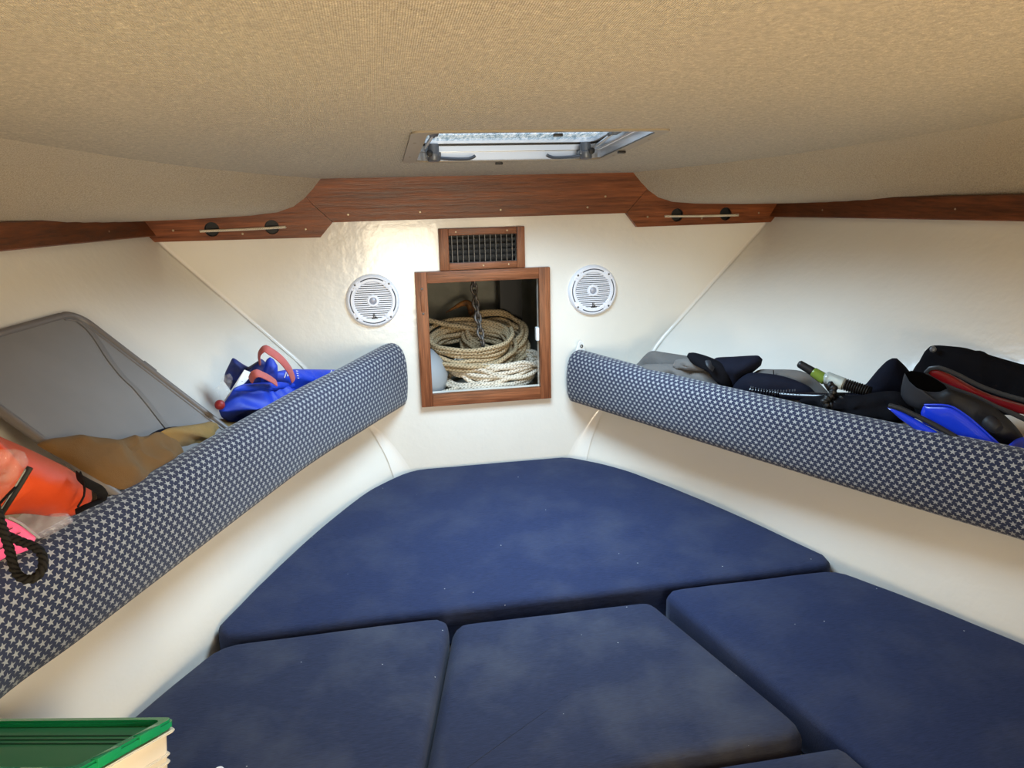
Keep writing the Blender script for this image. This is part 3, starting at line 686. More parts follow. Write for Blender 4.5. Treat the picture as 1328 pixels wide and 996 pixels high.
def shelf(sd, path, lab):
    P = catmull([V3((x+.03, y, 0)) for x, y in path], .06); vs_, fs = [], []
    if sd < 0 or True: P = [V3((P[0].x-.02, 2.433, 0))]+P[1:]
    for p in P:
        xo = hx(p.y, .262)
        for x, z in ((p.x, .247), (p.x, .275), (max(p.x+.01, xo+.004), .275), (max(p.x+.01, xo+.004), .247)): vs_.append((sd*x, p.y, z))
    for i in range(len(P)-1):
        for k in range(4): fs.append((i*4+k, i*4+(k+1) % 4, (i+1)*4+(k+1) % 4, (i+1)*4+k))
    fs += [(0, 1, 2, 3), tuple((len(P)-1)*4+k for k in range(4))]
    return tag(mesh('storage_shelf', vs_, fs, 'gelcoat'), lab, 'shelf')
shelf(-1, PL, 'white shelf behind the left star bolster'); shelf(1, PR, 'white shelf behind the right star bolster')
# white bracket tab behind the right bolster end
bk = empty('bracket_tab', at(753, 462, 2.40), 'small white triangular bracket with a hole behind the right bolster end', 'bracket')
o_ = at(753, 464, 2.41); hp = circ(.003, .040, .004, 12)
prism('plate', [(-.024, -.09), (.024, -.09), (.020, .02), (.010, .052), (.002, .058), (-.006, .052), (-.018, .02)], o_, V3((.94, .34, 0)), E2, V3((-.34, .94, 0)), .006, 'white', bk, [hp])
lathe('eyelet', [(.0035, 0), (.006, .001), (.006, .002), (.0035, .002)], o_+V3((.94, .34, 0))*.003+E2*.040, V3((.94, .34, 0)), E2, V3((.34, -.94, 0)), 'dark_screw', bk, 14)
#ITEMS
# ------------------------------------------------------------------ rope locker contents
def rope_loops(c, rx, ry, n, d, tilt, rise, seed, jit=.012, start=None, end=None, drift=(0, 0)):
    rnd = random.Random(seed); P = []
    if start: P += [V3(p) for p in start]
    k = 14
    for i in range(n*k):
        t_ = i/k; a_ = 2*PI*t_ + .6
        lap = int(t_); random.seed(seed*100+lap); f1 = 1 + random.uniform(-.10, .10); ph = random.uniform(-.08, .08); dz = random.uniform(-.3, .3)*d
        x = rx*f1*math.cos(a_); y = ry*f1*math.sin(a_+ph)
        P.append(V3((c[0]+x+drift[0]*t_, c[1]+y+drift[1]*t_, c[2]+tilt*(y/ry)+rise*t_+dz+noise.noise(V3((x*12, y*12, lap*3.1+seed)))*jit)))
    if end: P += [V3(p) for p in end]
    return catmull(P, .006)
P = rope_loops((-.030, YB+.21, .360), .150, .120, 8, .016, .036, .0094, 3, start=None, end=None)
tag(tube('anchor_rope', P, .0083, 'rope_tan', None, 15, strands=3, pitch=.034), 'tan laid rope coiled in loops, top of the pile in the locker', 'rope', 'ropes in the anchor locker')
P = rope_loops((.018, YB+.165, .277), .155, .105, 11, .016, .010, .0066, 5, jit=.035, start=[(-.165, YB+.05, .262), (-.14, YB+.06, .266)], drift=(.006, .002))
tag(tube('anchor_rope', P, .0083, 'rope_lit', None, 15, strands=3, pitch=.034), 'laid rope, painted paler for the light on it, heaped loosely under the tan coil in the locker', 'rope', 'ropes in the anchor locker')
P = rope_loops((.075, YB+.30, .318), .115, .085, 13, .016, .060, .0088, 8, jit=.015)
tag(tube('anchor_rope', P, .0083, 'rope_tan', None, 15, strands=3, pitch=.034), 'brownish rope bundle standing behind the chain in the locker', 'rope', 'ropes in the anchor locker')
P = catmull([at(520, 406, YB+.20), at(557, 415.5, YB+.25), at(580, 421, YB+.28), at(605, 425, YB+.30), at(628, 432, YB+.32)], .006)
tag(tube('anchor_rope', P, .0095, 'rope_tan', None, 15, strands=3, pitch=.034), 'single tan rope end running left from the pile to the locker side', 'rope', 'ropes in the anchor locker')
ch = empty('anchor_chain', at(630, 455, YB+.13), 'galvanised chain hanging down into the rope coil', 'chain')
cp = catmull([at(613, 345, YB+.20), at(615, 375, YB+.19), at(618, 400, YB+.17), at(622, 425, YB+.15), at(627, 452, YB+.13)], .002)
def link_mesh(p, d, tw):
    e1 = d.cross(V3((0, 1, 0))).normalized(); e2 = d.cross(e1); a_ = e1*math.cos(tw)+e2*math.sin(tw); L_, Wd = .0165, .0105
    Q = [p + d*(L_*s_) + a_*(Wd*c_) for s_, c_ in [(1.25*math.sin(2*PI*k/16), math.cos(2*PI*k/16)*(1-.25*abs(math.sin(2*PI*k/16))**4)) for k in range(16)]]
    return tube('chain_link', Q, .0046, 'galvanized', ch, 8, closed=True)
i = 0; k = 0
while i < len(cp)-3:
    link_mesh(cp[i], (cp[i]-cp[i+2]).normalized(), .3 if k % 2 else .3+PI/2); k += 1; i += 13
Y = YB+.42
P = catmull([at(578, 405.5, Y), at(588, 400, Y), at(597, 395, Y), at(605, 393, Y), at(610, 397, Y), at(612, 406, Y), at(615, 424, Y), at(617, 440, Y)], .006)
rd = [.002+.0125*min(1, i_/(len(P)*.42))*(1 if i_ < len(P)*.55 else .85) for i_ in range(len(P))]
tag(tube('rusty_hook', P, rd, 'rust', None, 10), 'rust brown curved pointed hook behind the chain in the locker', 'hook')
P = [(0, -.085), (.045, -.08), (.075, -.055), (.088, -.015), (.085, .03), (.065, .065), (.03, .083), (0, .086)]
lathe('boat_fender', [(max(0, r_), h_) for r_, h_ in P], at(548, 487, YB+.14), V3((.8, .2, .5)).normalized(), V3((-.3, .9, .1)).normalized(), V3((.4, .1, -.9)).normalized(), 'fender_grey', None, 32)
fo = bpy.data.objects['boat_fender']; tag(fo, 'pale grey rounded fender at the lower left inside the locker', 'fender')

# ------------------------------------------------------------------ left shelf: panel, bags, tote
def LY(y0, x0, k): return lambda px: y0+(px-x0)*k
def pts(L, Yf): return [at(x, y, Yf(x) if callable(Yf) else Yf) for x, y in L]
Fp, Tp, Np = at(295, 557, 1.80), at(97, 405, 1.854), at(150, 640, 1.35)
u_ = (Fp-Tp); ul_ = u_.length; u_ = u_/ul_; nn_ = (Np-Fp).cross(u_).normalized()
if nn_.dot(CAM-Fp) < 0: nn_ = -nn_
v_ = u_.cross(nn_)
if v_.dot(Np-Fp) < 0: v_ = -v_
vl_ = (Np-Fp).dot(v_)
pb = empty('folding_panel', Fp, 'large grey felt panel with rounded metal rim leaning against left hull', 'panel')
def PP(a_, b_, h=0): return Tp + u_*a_ + v_*b_ + nn_*h
pw = vl_+.0; outl = []
R_ = .045
for i in range(9): t_ = PI/2*i/8; outl.append((R_-R_*math.cos(t_) if False else R_*(1-math.sin(t_)), R_*(1-math.cos(t_))))
outl = [(R_*(1-math.cos(PI/2*i/8)), R_*(1-math.sin(PI/2*i/8))) for i in range(9)] + [(ul_+.02, 0), (ul_+.02, pw), (R_, pw)] + [(R_*(1-math.sin(PI/2*i/8)), pw-R_*(1-math.cos(PI/2*i/8))) for i in range(1, 9)]
bm = bmesh.new(); addprism(bm, [(a_, b_) for a_, b_ in outl], Tp-nn_*.012, u_, v_, nn_, .012); bmobj('felt_face', bm, 'panel_felt', pb)
def densify(L, st=.012):
    o = []
    for a_, b_ in zip(L, L[1:]+L[:1]):
        k = max(1, int((b_-a_).length/st)); o += [a_.lerp(b_, i/k) for i in range(k)]
    return o
rp = densify([PP(a_, b_, -.001) for a_, b_ in outl])
tube('rim', rp, .0085, 'panel_rim', pb, 8, closed=True)
rim2 = [PP(a_*.94+.012, .018+b_*.94, .0005) for a_, b_ in outl]
tube('inner_rim', catmull(rim2[:10], .02), .0022, 'panel_rim', pb, 8)
cr = [at(120, 421, 0), ] if False else []
for x, y in [(97, 413), (112, 424), (126, 440), (142, 465), (160, 488), (166, 494), (175, 502), (192, 522), (210, 545), (222, 560)]: cr.append(onplane(x, y, Tp+nn_*.001, nn_))
tube('crease_shade', catmull(cr, .012), .004, 'panel_crease_shade', pb, 8, flat=(.0095, .0012))  # soft crease shadow painted as a darker strip on the felt
c_ = onplane(192, 477, Tp+nn_*.001, nn_); bm = bmesh.new(); addbox(bm, c_, (u_, v_, nn_), (-.018, -.008, -.008), (.018, .004, .006), .002); bmobj('latch_notch', bm, 'panel_rim', pb, True)

o_ = pillow('canvas_bag', [onplane(x, y, Tp+nn_*.006, nn_) for x, y in [(48, 577), (60, 572), (80, 572), (105, 576), (135, 577), (165, 573), (190, 571), (206, 566), (222, 569), (234, 580), (238, 596), (212, 612), (180, 630), (152, 634), (118, 617), (80, 595)]], .019, 'tan_canvas', None, .002, wr=1.3, wsc=10, seed=3, K=15, N=120, ridge=True)
tag(o_, 'crumpled brown canvas bag lying across the grey panel', 'bag')
P = [at(182, 579, 1.40), at(183, 598, 1.385), at(186, 616, 1.37)]
o_ = pillow('mustard_cloth', pts([(205, 562), (216, 556), (232, 553), (262, 549), (285, 543), (306, 545), (330, 552), (312, 575), (270, 600), (238, 622), (222, 600)], lambda px: interp(px, [210, 255, 285, 330], [1.55, 1.68, 1.87, 1.95])), .022, 'mustard', None, .008, ridge=True, wr=.9, wsc=11, seed=9, K=12, N=90)
tag(o_, 'mustard yellow folded canvas between brown bag and blue tote', 'cloth')
o_ = pillow('dark_pouch', pts([(188, 569), (200, 561), (214, 555.5), (230, 553), (241, 555), (238, 570), (215, 585)], LY(1.575, 200, .0015)), .010, 'navy_neoprene', None, .015, seed=4)
tag(o_, 'dark navy pouch peeking out behind the brown canvas bag', 'pouch')

ob = empty('dry_bag', at(60, 640, 1.2), 'orange vinyl bag with a black carry strap', 'bag')
o_ = pillow('body', pts([(-70, 530), (-20, 556), (0, 566), (30, 579), (62, 594), (88, 607), (103, 618), (113, 632), (114, 646), (104, 657), (88, 667), (60, 668), (20, 664), (-30, 668), (-70, 660)], LY(1.13, 0, .0009)), .060, 'orange', ob, .04, wr=.22, wsc=6, seed=5, crown=.62, N=90)
P = catmull([at(100, 617, 1.165), at(106, 622, 1.15), at(116, 628, 1.15), at(126, 633, 1.16), at(133, 641, 1.165), at(132, 648, 1.16), at(124, 652, 1.15), at(112, 657, 1.14), at(98, 664, 1.135)], .006)
tube('strap', P, .004, 'black_soft', ob, 10, flat=(.0016, .0085))
P = catmull([at(104, 614, 1.16), at(109, 628, 1.148), at(109, 643, 1.14), at(101, 657, 1.135)], .008)
tube('end_band', P, .004, 'black_soft', ob, 10, flat=(.0016, .0065))

zb_ = empty('zip_bag', at(40, 695, 1.06), 'clear zip bag holding a bright pink leaflet behind the left bolster', 'bag')
o_ = pillow('film', pts([(20, 672), (34, 663), (56, 657), (74, 657), (88, 666), (96, 676), (84, 684), (60, 696), (40, 696)], 1.165), .016, 'haze_film', zb_, .010, wr=1.0, wsc=22, seed=6)
Ypk = 1.085
pk = pts([(-30, 668), (8, 673), (30, 684), (47, 697), (40, 712), (10, 722), (-30, 735)], Ypk); c_ = sum(pk, V3())/len(pk); pn = V3((.35, -.85, .45)).normalized()
o_ = pillow('leaflet', pk, .006, 'pink', zb_, .004, wr=.5, seed=2)
for a_, b_ in (((4, 690), (16, 685)), ((14, 697), (26, 691)), ((2, 702), (14, 697)), ((0, 712), (12, 707)), ((18, 703), (30, 698))):
    A, B = at(*a_, Ypk-.0085), at(*b_, Ypk-.0085); tube('print_line', [A, A.lerp(B, .5), B], .0012, 'ink', zb_, 6, flat=(.0016, .0006))
P = catmull([at(12, 671, 1.078), at(28, 679, 1.078), at(42, 690, 1.076), at(52, 698, 1.074)], .006)
tube('zip_strip', P, .002, 'clear_grey', zb_, 8, flat=(.0030, .0010))

cb = empty('plastic_pouch', at(10, 640, 1.03), 'crinkled clear plastic pouch with black edging over the orange bag', 'pouch')
pillow('film', pts([(-40, 582), (0, 583), (20, 582), (32, 586), (37, 598), (35, 612), (18, 632), (0, 655), (-40, 680)], 1.04), .018, 'film', cb, .012, wr=1.6, wsc=26, seed=8)
P = [at(39, 606, 1.03), at(24, 631, 1.028), at(8, 656, 1.026), at(-14, 690, 1.024)]
tube('edging', catmull(P, .01), .002, 'black', cb, 8, flat=(.0016, .004))
P = [at(33, 609, 1.027), at(18, 634, 1.025), at(2, 659, 1.023), at(-18, 690, 1.02)]
tube('clear_edge', catmull(P, .01), .002, 'clear_grey', cb, 8, flat=(.0045, .0012))
P = [at(20, 632, 1.02), at(9, 643, 1.018), at(-4, 657, 1.016), at(-20, 674, 1.014)]
tube('carry_strap', catmull(P, .01), .003, 'black_soft', cb, 10, flat=(.0075, .0018))

P = catmull([at(-14, 640, .985), at(-4, 662, .98), at(3, 684, .975), at(10, 705, .968), at(15, 725, .955), at(20, 741, .945), at(29, 750, .938), at(41, 751, .937), at(51, 744, .942), at(56, 731, .952), at(53, 717, .962), at(42, 708, .968), at(28, 703, .972), at(14, 697, .975), at(0, 690, .98), at(-16, 682, .99)], .0025)
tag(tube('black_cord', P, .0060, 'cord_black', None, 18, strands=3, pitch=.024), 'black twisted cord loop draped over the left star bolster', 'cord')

# blue tote
tb = empty('tote_bag', at(340, 540, 1.85), 'blue tote bag with red handles and white lettering on left shelf', 'bag')
pillow('rear_flap', pts([(290, 494), (291.5, 484), (301, 464.5), (304, 464.5), (313, 471), (322, 476), (330, 471), (339, 465), (345, 470), (340, 496), (318, 505), (300, 508)], 2.03), .018, 'navy_nylon', tb, .012, wr=1.3, wsc=16, smooth_out=False, seed=2, ridge=True)
pillow('side_flap', pts([(331, 492), (338, 480), (346, 466), (350, 463), (355, 466), (360, 474), (361, 497), (350, 504), (335, 502)], 2.04),   .014, 'blue_nylon', tb, .01, ridge=True, wr=1.5, wsc=16, smooth_out=False, seed=3)
pillow('tail', pts([(352, 500), (357, 482), (370, 479.5), (384, 478.6), (410, 479), (440, 479.5), (455, 482), (440, 496), (410, 512), (380, 522), (360, 515)], LY(2.02, 350, .0028)), .016, 'blue_nylon', tb, .012, ridge=True, wr=1.2, wsc=14, smooth_out=False, seed=4)
pillow('front_panel', pts([(284, 533), (290, 524), (298, 513), (304, 503), (316, 498), (335, 496.5), (365, 494.5), (382, 497.5), (386, 504), (379, 515), (360, 530), (340, 548), (316, 552), (296, 547), (287, 541)], LY(1.86, 290, .0026)), .028, 'blue_nylon', tb, .02, ridge=True, crown=.7, wr=1.5, wsc=14, smooth_out=False, seed=5, K=12, N=96)
pillow('opening_fold', pts([(303, 505), (312, 500), (340, 497), (364, 495), (383, 498), (383, 503), (366, 505), (336, 509), (322, 507), (305, 508)], LY(1.84, 300, .0026)), .006, 'blue_nylon', tb, .004, wr=1., wsc=16, smooth_out=False, seed=7)
Yh = 1.90
P = catmull([at(337, 470, 2.02), at(336, 461, 2.0), at(339, 455, 1.99), at(344, 452, 1.985), at(350, 455.5, 1.985), at(359, 461.5, 1.99), at(368, 470, 2.0), at(376, 481, 2.02), at(380.5, 493, 2.04)], .006)
tube('handle', P, .003, 'red_strap', tb, 10, flat=(.0035, .0115))
P = catmull([at(325, 493, 1.90), at(328, 487, 1.89), at(334, 484, 1.89), at(342, 487, 1.905), at(350, 491, 1.925), at(358, 496.5, 1.95)], .006)
tube('handle', P, .003, 'red_strap', tb, 10, flat=(.003, .0115))
for A, B, C_ in (((369, 490), (371, 483), (373, 488)), ((373, 488), (375, 483), (377, 490)), ((428, 485), (430, 480.5), (432, 484)), ((432, 484), (434.5, 480.5), (436, 485))):
    Yq = LY(1.99, 350, .0028); tube('letter', [at(*A, Yq(A[0])), at(*B, Yq(B[0])), at(*C_, Yq(C_[0]))], .0014, 'white', tb, 6)
for k in range(4): A, B = at(384+.5*k, 481+3*k, 2.08), at(386.5+.5*k, 481.5+3*k, 2.08); tube('letter', [A, A.lerp(B, .5), B], .0009, 'white', tb, 6)
cdn = V3((.1, -.9, .35)).normalized()
kk = empty('card', at(308, 505, 1.85), 'white card with a black dot tucked into the blue tote', 'card')
q = [at(290, 521, 1.90), at(317, 479.5, 1.95), at(329, 484, 1.955), at(303, 512, 1.905), at(294, 523, 1.895)]
nq = (q[1]-q[0]).cross(q[2]-q[0]).normalized()
if nq.dot(CAM-q[0]) < 0: nq = -nq
bm = bmesh.new(); f_ = bm.faces.new([bm.verts.new(p) for p in q]); r = bmesh.ops.extrude_face_region(bm, geom=[f_]); bmesh.ops.translate(bm, verts=[g for g in r['geom'] if isinstance(g, bmesh.types.BMVert)], vec=-nq*.003); bmobj('sheet', bm, 'white', kk)
c_ = onplane(313, 497, q[0]+nq*.0005, nq); e1 = (q[1]-q[0]).normalized(); lathe('dot', [(0, .0015), (.0055, .0015), (.0055, 0)], c_, e1, nq.cross(e1), nq, 'black', kk, 16)
tag(pillow('plastic_wrap', pts([(284, 512), (279, 503), (284, 500), (290, 487), (298, 484), (302, 490), (298, 506), (292, 519), (285, 518)], 1.90), .012, 'film', None, .01, wr=1.8, wsc=30, seed=12), 'crumpled clear plastic sticking out left of the blue tote', 'wrapper')
lathe('red_ball', [(0, -.012), (.006, -.0105), (.0105, -.006), (.012, 0), (.0105, .006), (.006, .0105), (0, .012)], at(285, 525, 1.80), E1, E2, EN, 'red_ball', None, 20); tag(bpy.data.objects['red_ball'], 'small dark red ball beside the lower left corner of the blue tote', 'ball')

# ------------------------------------------------------------------ right shelf
gc = empty('grey_garment', at(880, 490, 2.0), 'folded grey fabric garment at the forward end of the right shelf', 'garment')
pillow('back_fold', pts([(822, 480), (829, 469), (838, 459), (846, 455), (862, 457), (891, 461.5), (915, 466), (940, 480), (948, 505), (900, 500), (850, 492)], LY(2.26, 830, -.0020)), .03, 'grey_cloth', gc, .02, ridge=True, wr=.9, wsc=12, seed=3, N=90)
pillow('front_fold', pts([(829, 481), (834, 473), (850, 472), (873, 472), (899, 476), (920, 482), (930, 486), (946, 504), (940, 515), (890, 503), (840, 492)], LY(2.17, 830, -.0020)), .022, 'grey_cloth', gc, .015, ridge=True, wr=1.2, wsc=12, seed=7, N=90)
pillow('sleeve', pts([(872, 474), (876, 467), (889, 465), (905, 468), (916, 476), (912, 481), (895, 480), (876, 478)], LY(2.15, 830, -.0020)), .016, 'grey_cloth', gc, .01, wr=1.0, wsc=16, seed=8)
g2 = tag(pillow('grey_cloth', pts([(976, 488), (984, 479.5), (1004, 479), (1033, 480), (1050, 486), (1066, 500), (1076, 515), (1040, 512), (990, 505)], LY(1.90, 980, -.0017)), .02, 'grey_cloth', None, .015, wr=.8, seed=11), 'grey cloth with thin dark seams behind the snorkel', 'cloth')
for a_, b_ in (((1003, 480), (1004, 492)), ((1019, 484), (1015, 494))): 
    A, B = at(*a_, 1.835), at(*b_, 1.825); tube('seam', [A, A.lerp(B, .5), B], .0016, 'black_soft', g2, 6)
bt = empty('neoprene_boot', at(950, 490, 1.84), 'black neoprene boot lying on the grey garment', 'boot')
pillow('shaft', pts([(921, 470), (928, 464), (950, 462.5), (984, 461), (989, 466), (987, 474), (980, 480), (970, 490), (964, 510), (945, 510), (932, 490)], LY(1.98, 930, -.0016)), .045, 'navy_neoprene', bt, .03, wr=.35, seed=2, crown=.6)
pillow('toe', pts([(891, 461), (893, 457.5), (899, 457), (915, 461.5), (930, 468), (944, 480), (950, 505), (942, 503), (928, 487), (912, 476), (897, 469)], LY(2.00, 900, -.0018)), .030, 'black_cloth', bt, .02, wr=.3, seed=4, crown=.6)
P = catmull([at(918, 468, 1.93), at(920, 474, 1.915), at(925, 479, 1.915)], .005); tube('ankle_band', P, .003, 'foot_rubber', bt, 10, flat=(.008, .003))
ws = empty('wetsuit', at(1010, 500, 1.78), 'dark navy wetsuit piece with a zip lying under the snorkel', 'wetsuit')
pillow('body', pts([(954, 496), (970, 484), (990, 484), (1012, 487), (1034, 494), (1052, 503), (1060, 512), (1030, 524), (985, 520), (950, 512)], LY(1.88, 970, -.0017)), .035, 'navy_neoprene', ws, .02, wr=.3, seed=6)
P = catmull([at(974, 502, 1.835), at(986, 505, 1.815), at(1000, 506.5, 1.79), at(1018, 507, 1.76), at(1032, 506, 1.735)], .0035)
for i in range(0, len(P)-1, 2): lathe('zip_tooth', [(0, .003), (.0018, .002), (.0018, -.002), (0, -.003)], P[i], E1, EN, E2, 'grey_metal', ws, 6)

sn = empty('snorkel', at(1080, 505, 1.62), 'black diving snorkel with a clear chamber and olive section, propped up at its tip', 'snorkel')
Ys = LY(1.74, 1034, -.0015)
def seg(n, a_, b_, r0, r1, m): 
    A, B = at(*a_, Ys(a_[0])), at(*b_, Ys(b_[0])); d = (B-A); k = 8
    P = [A+d*(i/k) for i in range(k+1)]; P = [A-d.normalized()*r0*.4]+P+[B+d.normalized()*r1*.4]
    R = [r0*.65]+[r0+(r1-r0)*i/k for i in range(k+1)]+[r1*.65]
    return tube(n, P, R, m, sn, 16)
seg('tip', (1037, 472), (1054, 482), .0098, .0112, 'black'); seg('olive_collar', (1055, 482.5), (1070, 492), .0128, .0150, 'green_clear'); seg('clear_chamber', (1072, 490), (1094, 498), .0165, .0160, 'clear_grey')
A, B = at(1094, 498, Ys(1094)), at(1128, 509, Ys(1128)); K = 44
P = [A.lerp(B, i/K) for i in range(K+1)]; tube('corrugated_hose', P, [.0135+.0022*(1 if i % 4 < 2 else -1) for i in range(K+1)], 'black', sn, 16)
Yt = LY(1.85, 974, -.0017)
P = catmull([at(974, 507, Yt(974)), at(1000, 511, Yt(1000)), at(1030, 514, Yt(1030)), at(1068, 515.5, Yt(1068)), at(1105, 516, Yt(1105)), at(1142, 521, Yt(1142))], .006)
tube('barrel', P, .0135, 'gloss_black', sn, 16)
A, B = at(975, 507.5, Yt(975)), at(1012, 512, Yt(1012)); K = 40
tube('ribbed_end', [A.lerp(B, i/K) for i in range(K+1)], [.0150+.0016*(1 if i % 4 < 2 else -1) for i in range(K+1)], 'gloss_black', sn, 16)
P = catmull([at(1071, 503, 1.655), at(1078, 500, 1.65), at(1081, 506, 1.64), at(1077, 514, 1.635), at(1070, 520, 1.635), at(1073, 526, 1.63), at(1085, 524, 1.625), at(1093, 516, 1.625)], .0025)
tube('mouthpiece', P, [.0095+.0018*(1 if i % 4 < 2 else -1) for i in range(len(P))], 'black', sn, 12)
tag(pillow('dive_bag', pts([(1036, 520), (1070, 512), (1110, 513), (1140, 508), (1166, 508), (1180, 520), (1185, 545), (1130, 548), (1080, 538)], LY(1.70, 1050, -.0016)), .03, 'black_cloth', None, .02, wr=1.0, seed=15), 'low black mesh bag beneath the snorkel along the right bolster', 'bag')
tag(pillow('neoprene_pouch', pts([(1112, 510), (1124, 497), (1138, 480), (1150, 468), (1157, 464.5), (1163, 464.5), (1169, 470), (1179, 481), (1186, 500), (1175, 516), (1140, 518)], LY(1.66, 1115, -.0010)), .03, 'navy_neoprene', None, .02, wr=.2, seed=16, crown=.45), 'dark navy neoprene pouch with a rounded peak between snorkel and fins', 'pouch')
gb = empty('gear_bag', at(1260, 510, 1.45), 'large black cloth gear bag with a silver snap, behind the fins', 'bag')
pillow('body', pts([(1180, 505), (1184, 480), (1192, 469), (1199, 456), (1206, 449), (1214, 447.5), (1233, 449), (1252, 451), (1266, 455), (1274, 454.5), (1280, 459), (1296, 464), (1328, 473), (1385, 488), (1395, 600), (1290, 600), (1230, 570), (1190, 540)], LY(1.55, 1200, -.0013)), .045, 'black_cloth', gb, .03, wr=.35, wsc=8, seed=18, crown=.6, K=12, N=110)
cs = at(1210, 453, 1.518); nd = (CAM-cs).normalized(); e1 = nd.cross(E2).normalized(); lathe('snap', [(0, .006), (.004, .0055), (.0068, .003), (.0072, 0)], cs, e1, nd.cross(e1), nd, 'grey_metal', gb, 20)

def ribbon_solid(name, L, Y, th, m, parent, **k): return pillow(name, pts(L, Y), th, m, parent, th*.6, wr=.05, **k)
f1 = empty('swim_fin', at(1230, 530, 1.40), 'black swim fin with open foot pocket and broad blue blade', 'fin', 'swim fins on the right shelf')
Yf = LY(1.49, 1170, -.0012)
pillow('foot_pocket', pts([(1168, 512), (1170, 497), (1174, 482), (1180, 492), (1190, 501), (1206, 506), (1220, 506), (1230, 501), (1250, 506), (1280, 522), (1310, 545), (1330, 575), (1300, 580), (1255, 548), (1235, 532), (1200, 528), (1178, 524)], Yf), .030, 'foot_rubber', f1, .02, wr=.15, seed=20, smooth_out=True)
pillow('opening', pts([(1175, 482), (1183, 479), (1196, 481), (1212, 488), (1226, 497), (1230, 502), (1221, 506), (1205, 506), (1190, 501), (1181, 493)], LY(1.462, 1170, -.0012)), .003, 'deep_black', f1, .004, push=.010, wr=.0, seed=21)  # solid black patch; the pocket's inner shade is put in as colour
Yb_ = LY(1.425, 1195, -.0014)
pillow('blade', pts([(1194, 535), (1197, 527), (1200, 525.5), (1228, 526), (1236, 528), (1250, 537), (1268, 551), (1285, 566), (1300, 581), (1300, 592), (1265, 585), (1230, 565), (1196, 548)], Yb_), .010, 'blue_blade', f1, .006, wr=.05, seed=22, smooth_out=False, crown=.3)
P = catmull([at(1199, 525, Yb_(1199)-.004), at(1230, 526, Yb_(1230)-.004), at(1250, 536.5, Yb_(1250)-.004), at(1270, 552.5, Yb_(1270)-.004), at(1300, 580, Yb_(1300)-.004)], .01); tube('blade_rib', P, .0022, 'blue_blade', f1, 8)
A, B = at(1280, 545, 1.315), at(1296, 557, 1.285); P = [A.lerp(B, i/6) for i in range(7)]; tube('buckle', P, [.013, .0155, .0155, .0145, .0145, .013, .010], 'foot_rubber', f1, 16)
f2 = empty('swim_fin', at(1190, 545, 1.40), 'narrow edge-on blue fin blade with grey rail nearest the bolster', 'fin', 'swim fins on the right shelf')
Yg = LY(1.455, 1152, -.0014)
pillow('blade', pts([(1151, 528.5), (1156, 528), (1168, 533), (1190, 545), (1215, 560), (1225, 568), (1200, 566), (1166, 542)], Yg), .008, 'blue_blade', f2, .005, wr=.0, seed=23, smooth_out=False)
P = catmull([at(1153, 526, Yg(1153)), at(1168, 530, Yg(1168)), at(1190, 540, Yg(1190)), at(1214, 552, Yg(1214)), at(1240, 567, Yg(1240))], .01); tube('rail', P, .0058, 'fin_grey', f2, 10)
f3 = empty('swim_fin', at(1320, 575, 1.25), 'blue fin blade corner at the right edge under the black strap', 'fin', 'swim fins on the right shelf')
pillow('blade', pts([(1298, 590), (1308, 577), (1318, 569), (1335, 567), (1360, 580), (1350, 605), (1315, 600)], 1.27), .012, 'blue_blade', f3, .008, wr=.0, seed=24)
f4 = empty('swim_fin', at(1260, 505, 1.42), 'slim fin with a dark red blade and grey rails on the black gear bag', 'fin')
Yr = LY(1.44, 1200, -.0013)
pillow('blade', pts([(1201, 484), (1205, 480), (1214, 479), (1232, 485.5), (1262, 502), (1295, 516), (1345, 531), (1345, 541), (1310, 532), (1264, 511), (1230, 499), (1207, 489)], Yr), .007, 'red_blade', f4, .005, wr=.0, seed=25, N=110)
P = catmull([at(1200, 485, Yr(1200)-.004), at(1207, 490.5, Yr(1207)-.004), at(1230, 500.5, Yr(1230)-.004), at(1264, 512, Yr(1264)-.004), at(1296, 528, Yr(1296)-.004), at(1340, 549, Yr(1340)-.004)], .01); tube('rail', P, .0042, 'fin_grey', f4, 10, flat=(.002, .0055))
P = catmull([at(1200, 484, Yr(1200)-.003), at(1206, 478, Yr(1206)-.003), at(1217, 476.5, Yr(1217)-.003), at(1240, 485, Yr(1240)-.003), at(1270, 500, Yr(1270)-.003), at(1300, 511, Yr(1300)-.003), at(1340, 522, Yr(1340)-.003)], .01); tube('rail', P, .0038, 'fin_grey', f4, 10, flat=(.002, .0048))

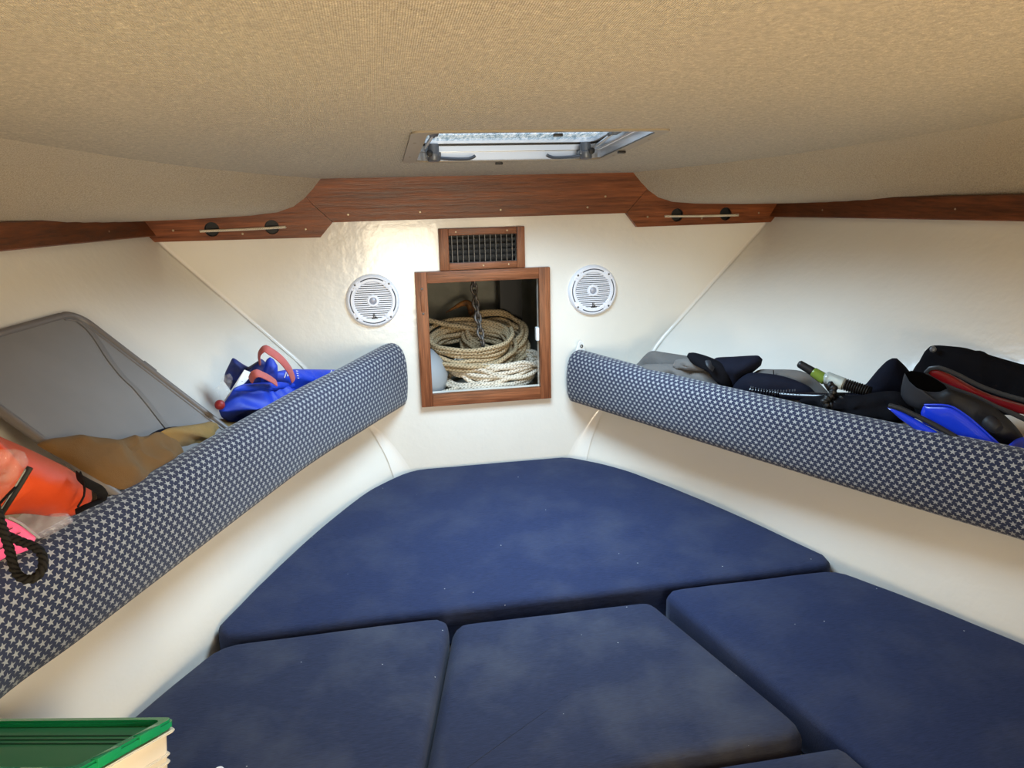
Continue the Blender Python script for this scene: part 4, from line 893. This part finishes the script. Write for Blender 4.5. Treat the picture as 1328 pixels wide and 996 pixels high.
# ------------------------------------------------------------------ green-lidded tub, tilted on the left cushion
ML = Matrix(((.934, .356, .011), (-.337, .873, .352), (.116, -.333, .936)))
bx, by, bz = ML.col[0].normalized(), ML.col[1].normalized(), ML.col[2].normalized()
Cc = CAM + ray(229, 931)*((.235-CAM.z)/ray(229, 931).z)
tub = empty('storage_tub', Cc-bz*.2, 'cream plastic storage tub with a translucent green lid at the left front', 'tub')
LXb, LYb = .30, .185
axb = (bx, by, bz)
def loc(x, y, z): return Cc + bx*x + by*y + bz*z
def rr4(x0, x1, y0, y1, r): return [(a_+(x0+x1)/2, b_+(y0+y1)/2) for a_, b_ in rrect((x1-x0)/2, (y1-y0)/2, r, 5)]
prism('body', rr4(-LXb+.006, -.006, -LYb+.006, -.006, .012), loc(0, 0, -.195), bx, by, bz, .183, 'tub', tub, bevel=.003)
prism('body_rim', rr4(-LXb-.002, .002, -LYb-.002, .002, .014), loc(0, 0, -.016), bx, by, bz, .004, 'tub', tub, bevel=.0015)
for z in (-.046, -.056): prism('rib', rr4(-LXb+.003, -.003, -LYb+.003, -.003, .013), loc(0, 0, z), bx, by, bz, .004, 'tub', tub, bevel=.0015)
prism('lid_rim', rr4(-LXb, 0, -LYb, 0, .014), loc(0, 0, -.011), bx, by, bz, .013, 'green_lid', tub, [rr4(-LXb+.016, -.016, -LYb+.016, -.016, .010)], bevel=.003)
prism('lid_panel', rr4(-LXb+.012, -.012, -LYb+.012, -.012, .010), loc(0, 0, -.010), bx, by, bz, .004, 'green_panel', tub)
for k in range(3): bm = bmesh.new(); addbox(bm, loc(0, 0, 0), axb, (-LXb+.03, -.052-.014*k, -.0060), (-.028, -.0495-.014*k, -.0048)); bmobj('groove_line', bm, 'green_line', tub)
for y in (-.055, -.130): bm = bmesh.new(); addbox(bm, loc(0, 0, 0), axb, (-.010, y-.02, -.009), (.0015, y+.02, .0035), .002); bmobj('clip_pad', bm, 'green_lid', tub, True)
for x in (-.06, -.13, -.2): bm = bmesh.new(); addbox(bm, loc(0, 0, 0), axb, (x-.022, -LYb-.0015, -.009), (x+.022, -LYb+.010, .0035), .002); bmobj('clip_pad', bm, 'green_lid', tub, True)
wb = empty('white_tray', V3((-.60, .88, .01)), 'small white plastic piece beside the tub at the bottom edge', 'tray')
q0 = CAM + ray(262, 1006)*((.03-CAM.z)/ray(262, 1006).z)
wd = V3((.96, .2, 0)).normalized(); we = V3((-.2, .96, 0)).normalized()
bm = bmesh.new(); addbox(bm, q0, (wd, we, E2), (-.06, -.05, -.020), (.014, .014, .0), .006); bmobj('plate', bm, 'cream_clip', wb, True)
lathe('peg', [(0, .016), (.007, .015), (.009, .011), (.009, -.01), (0, -.01)], q0+wd*.026-V3((0, 0, .012)), wd, we, E2, 'white', wb, 20)
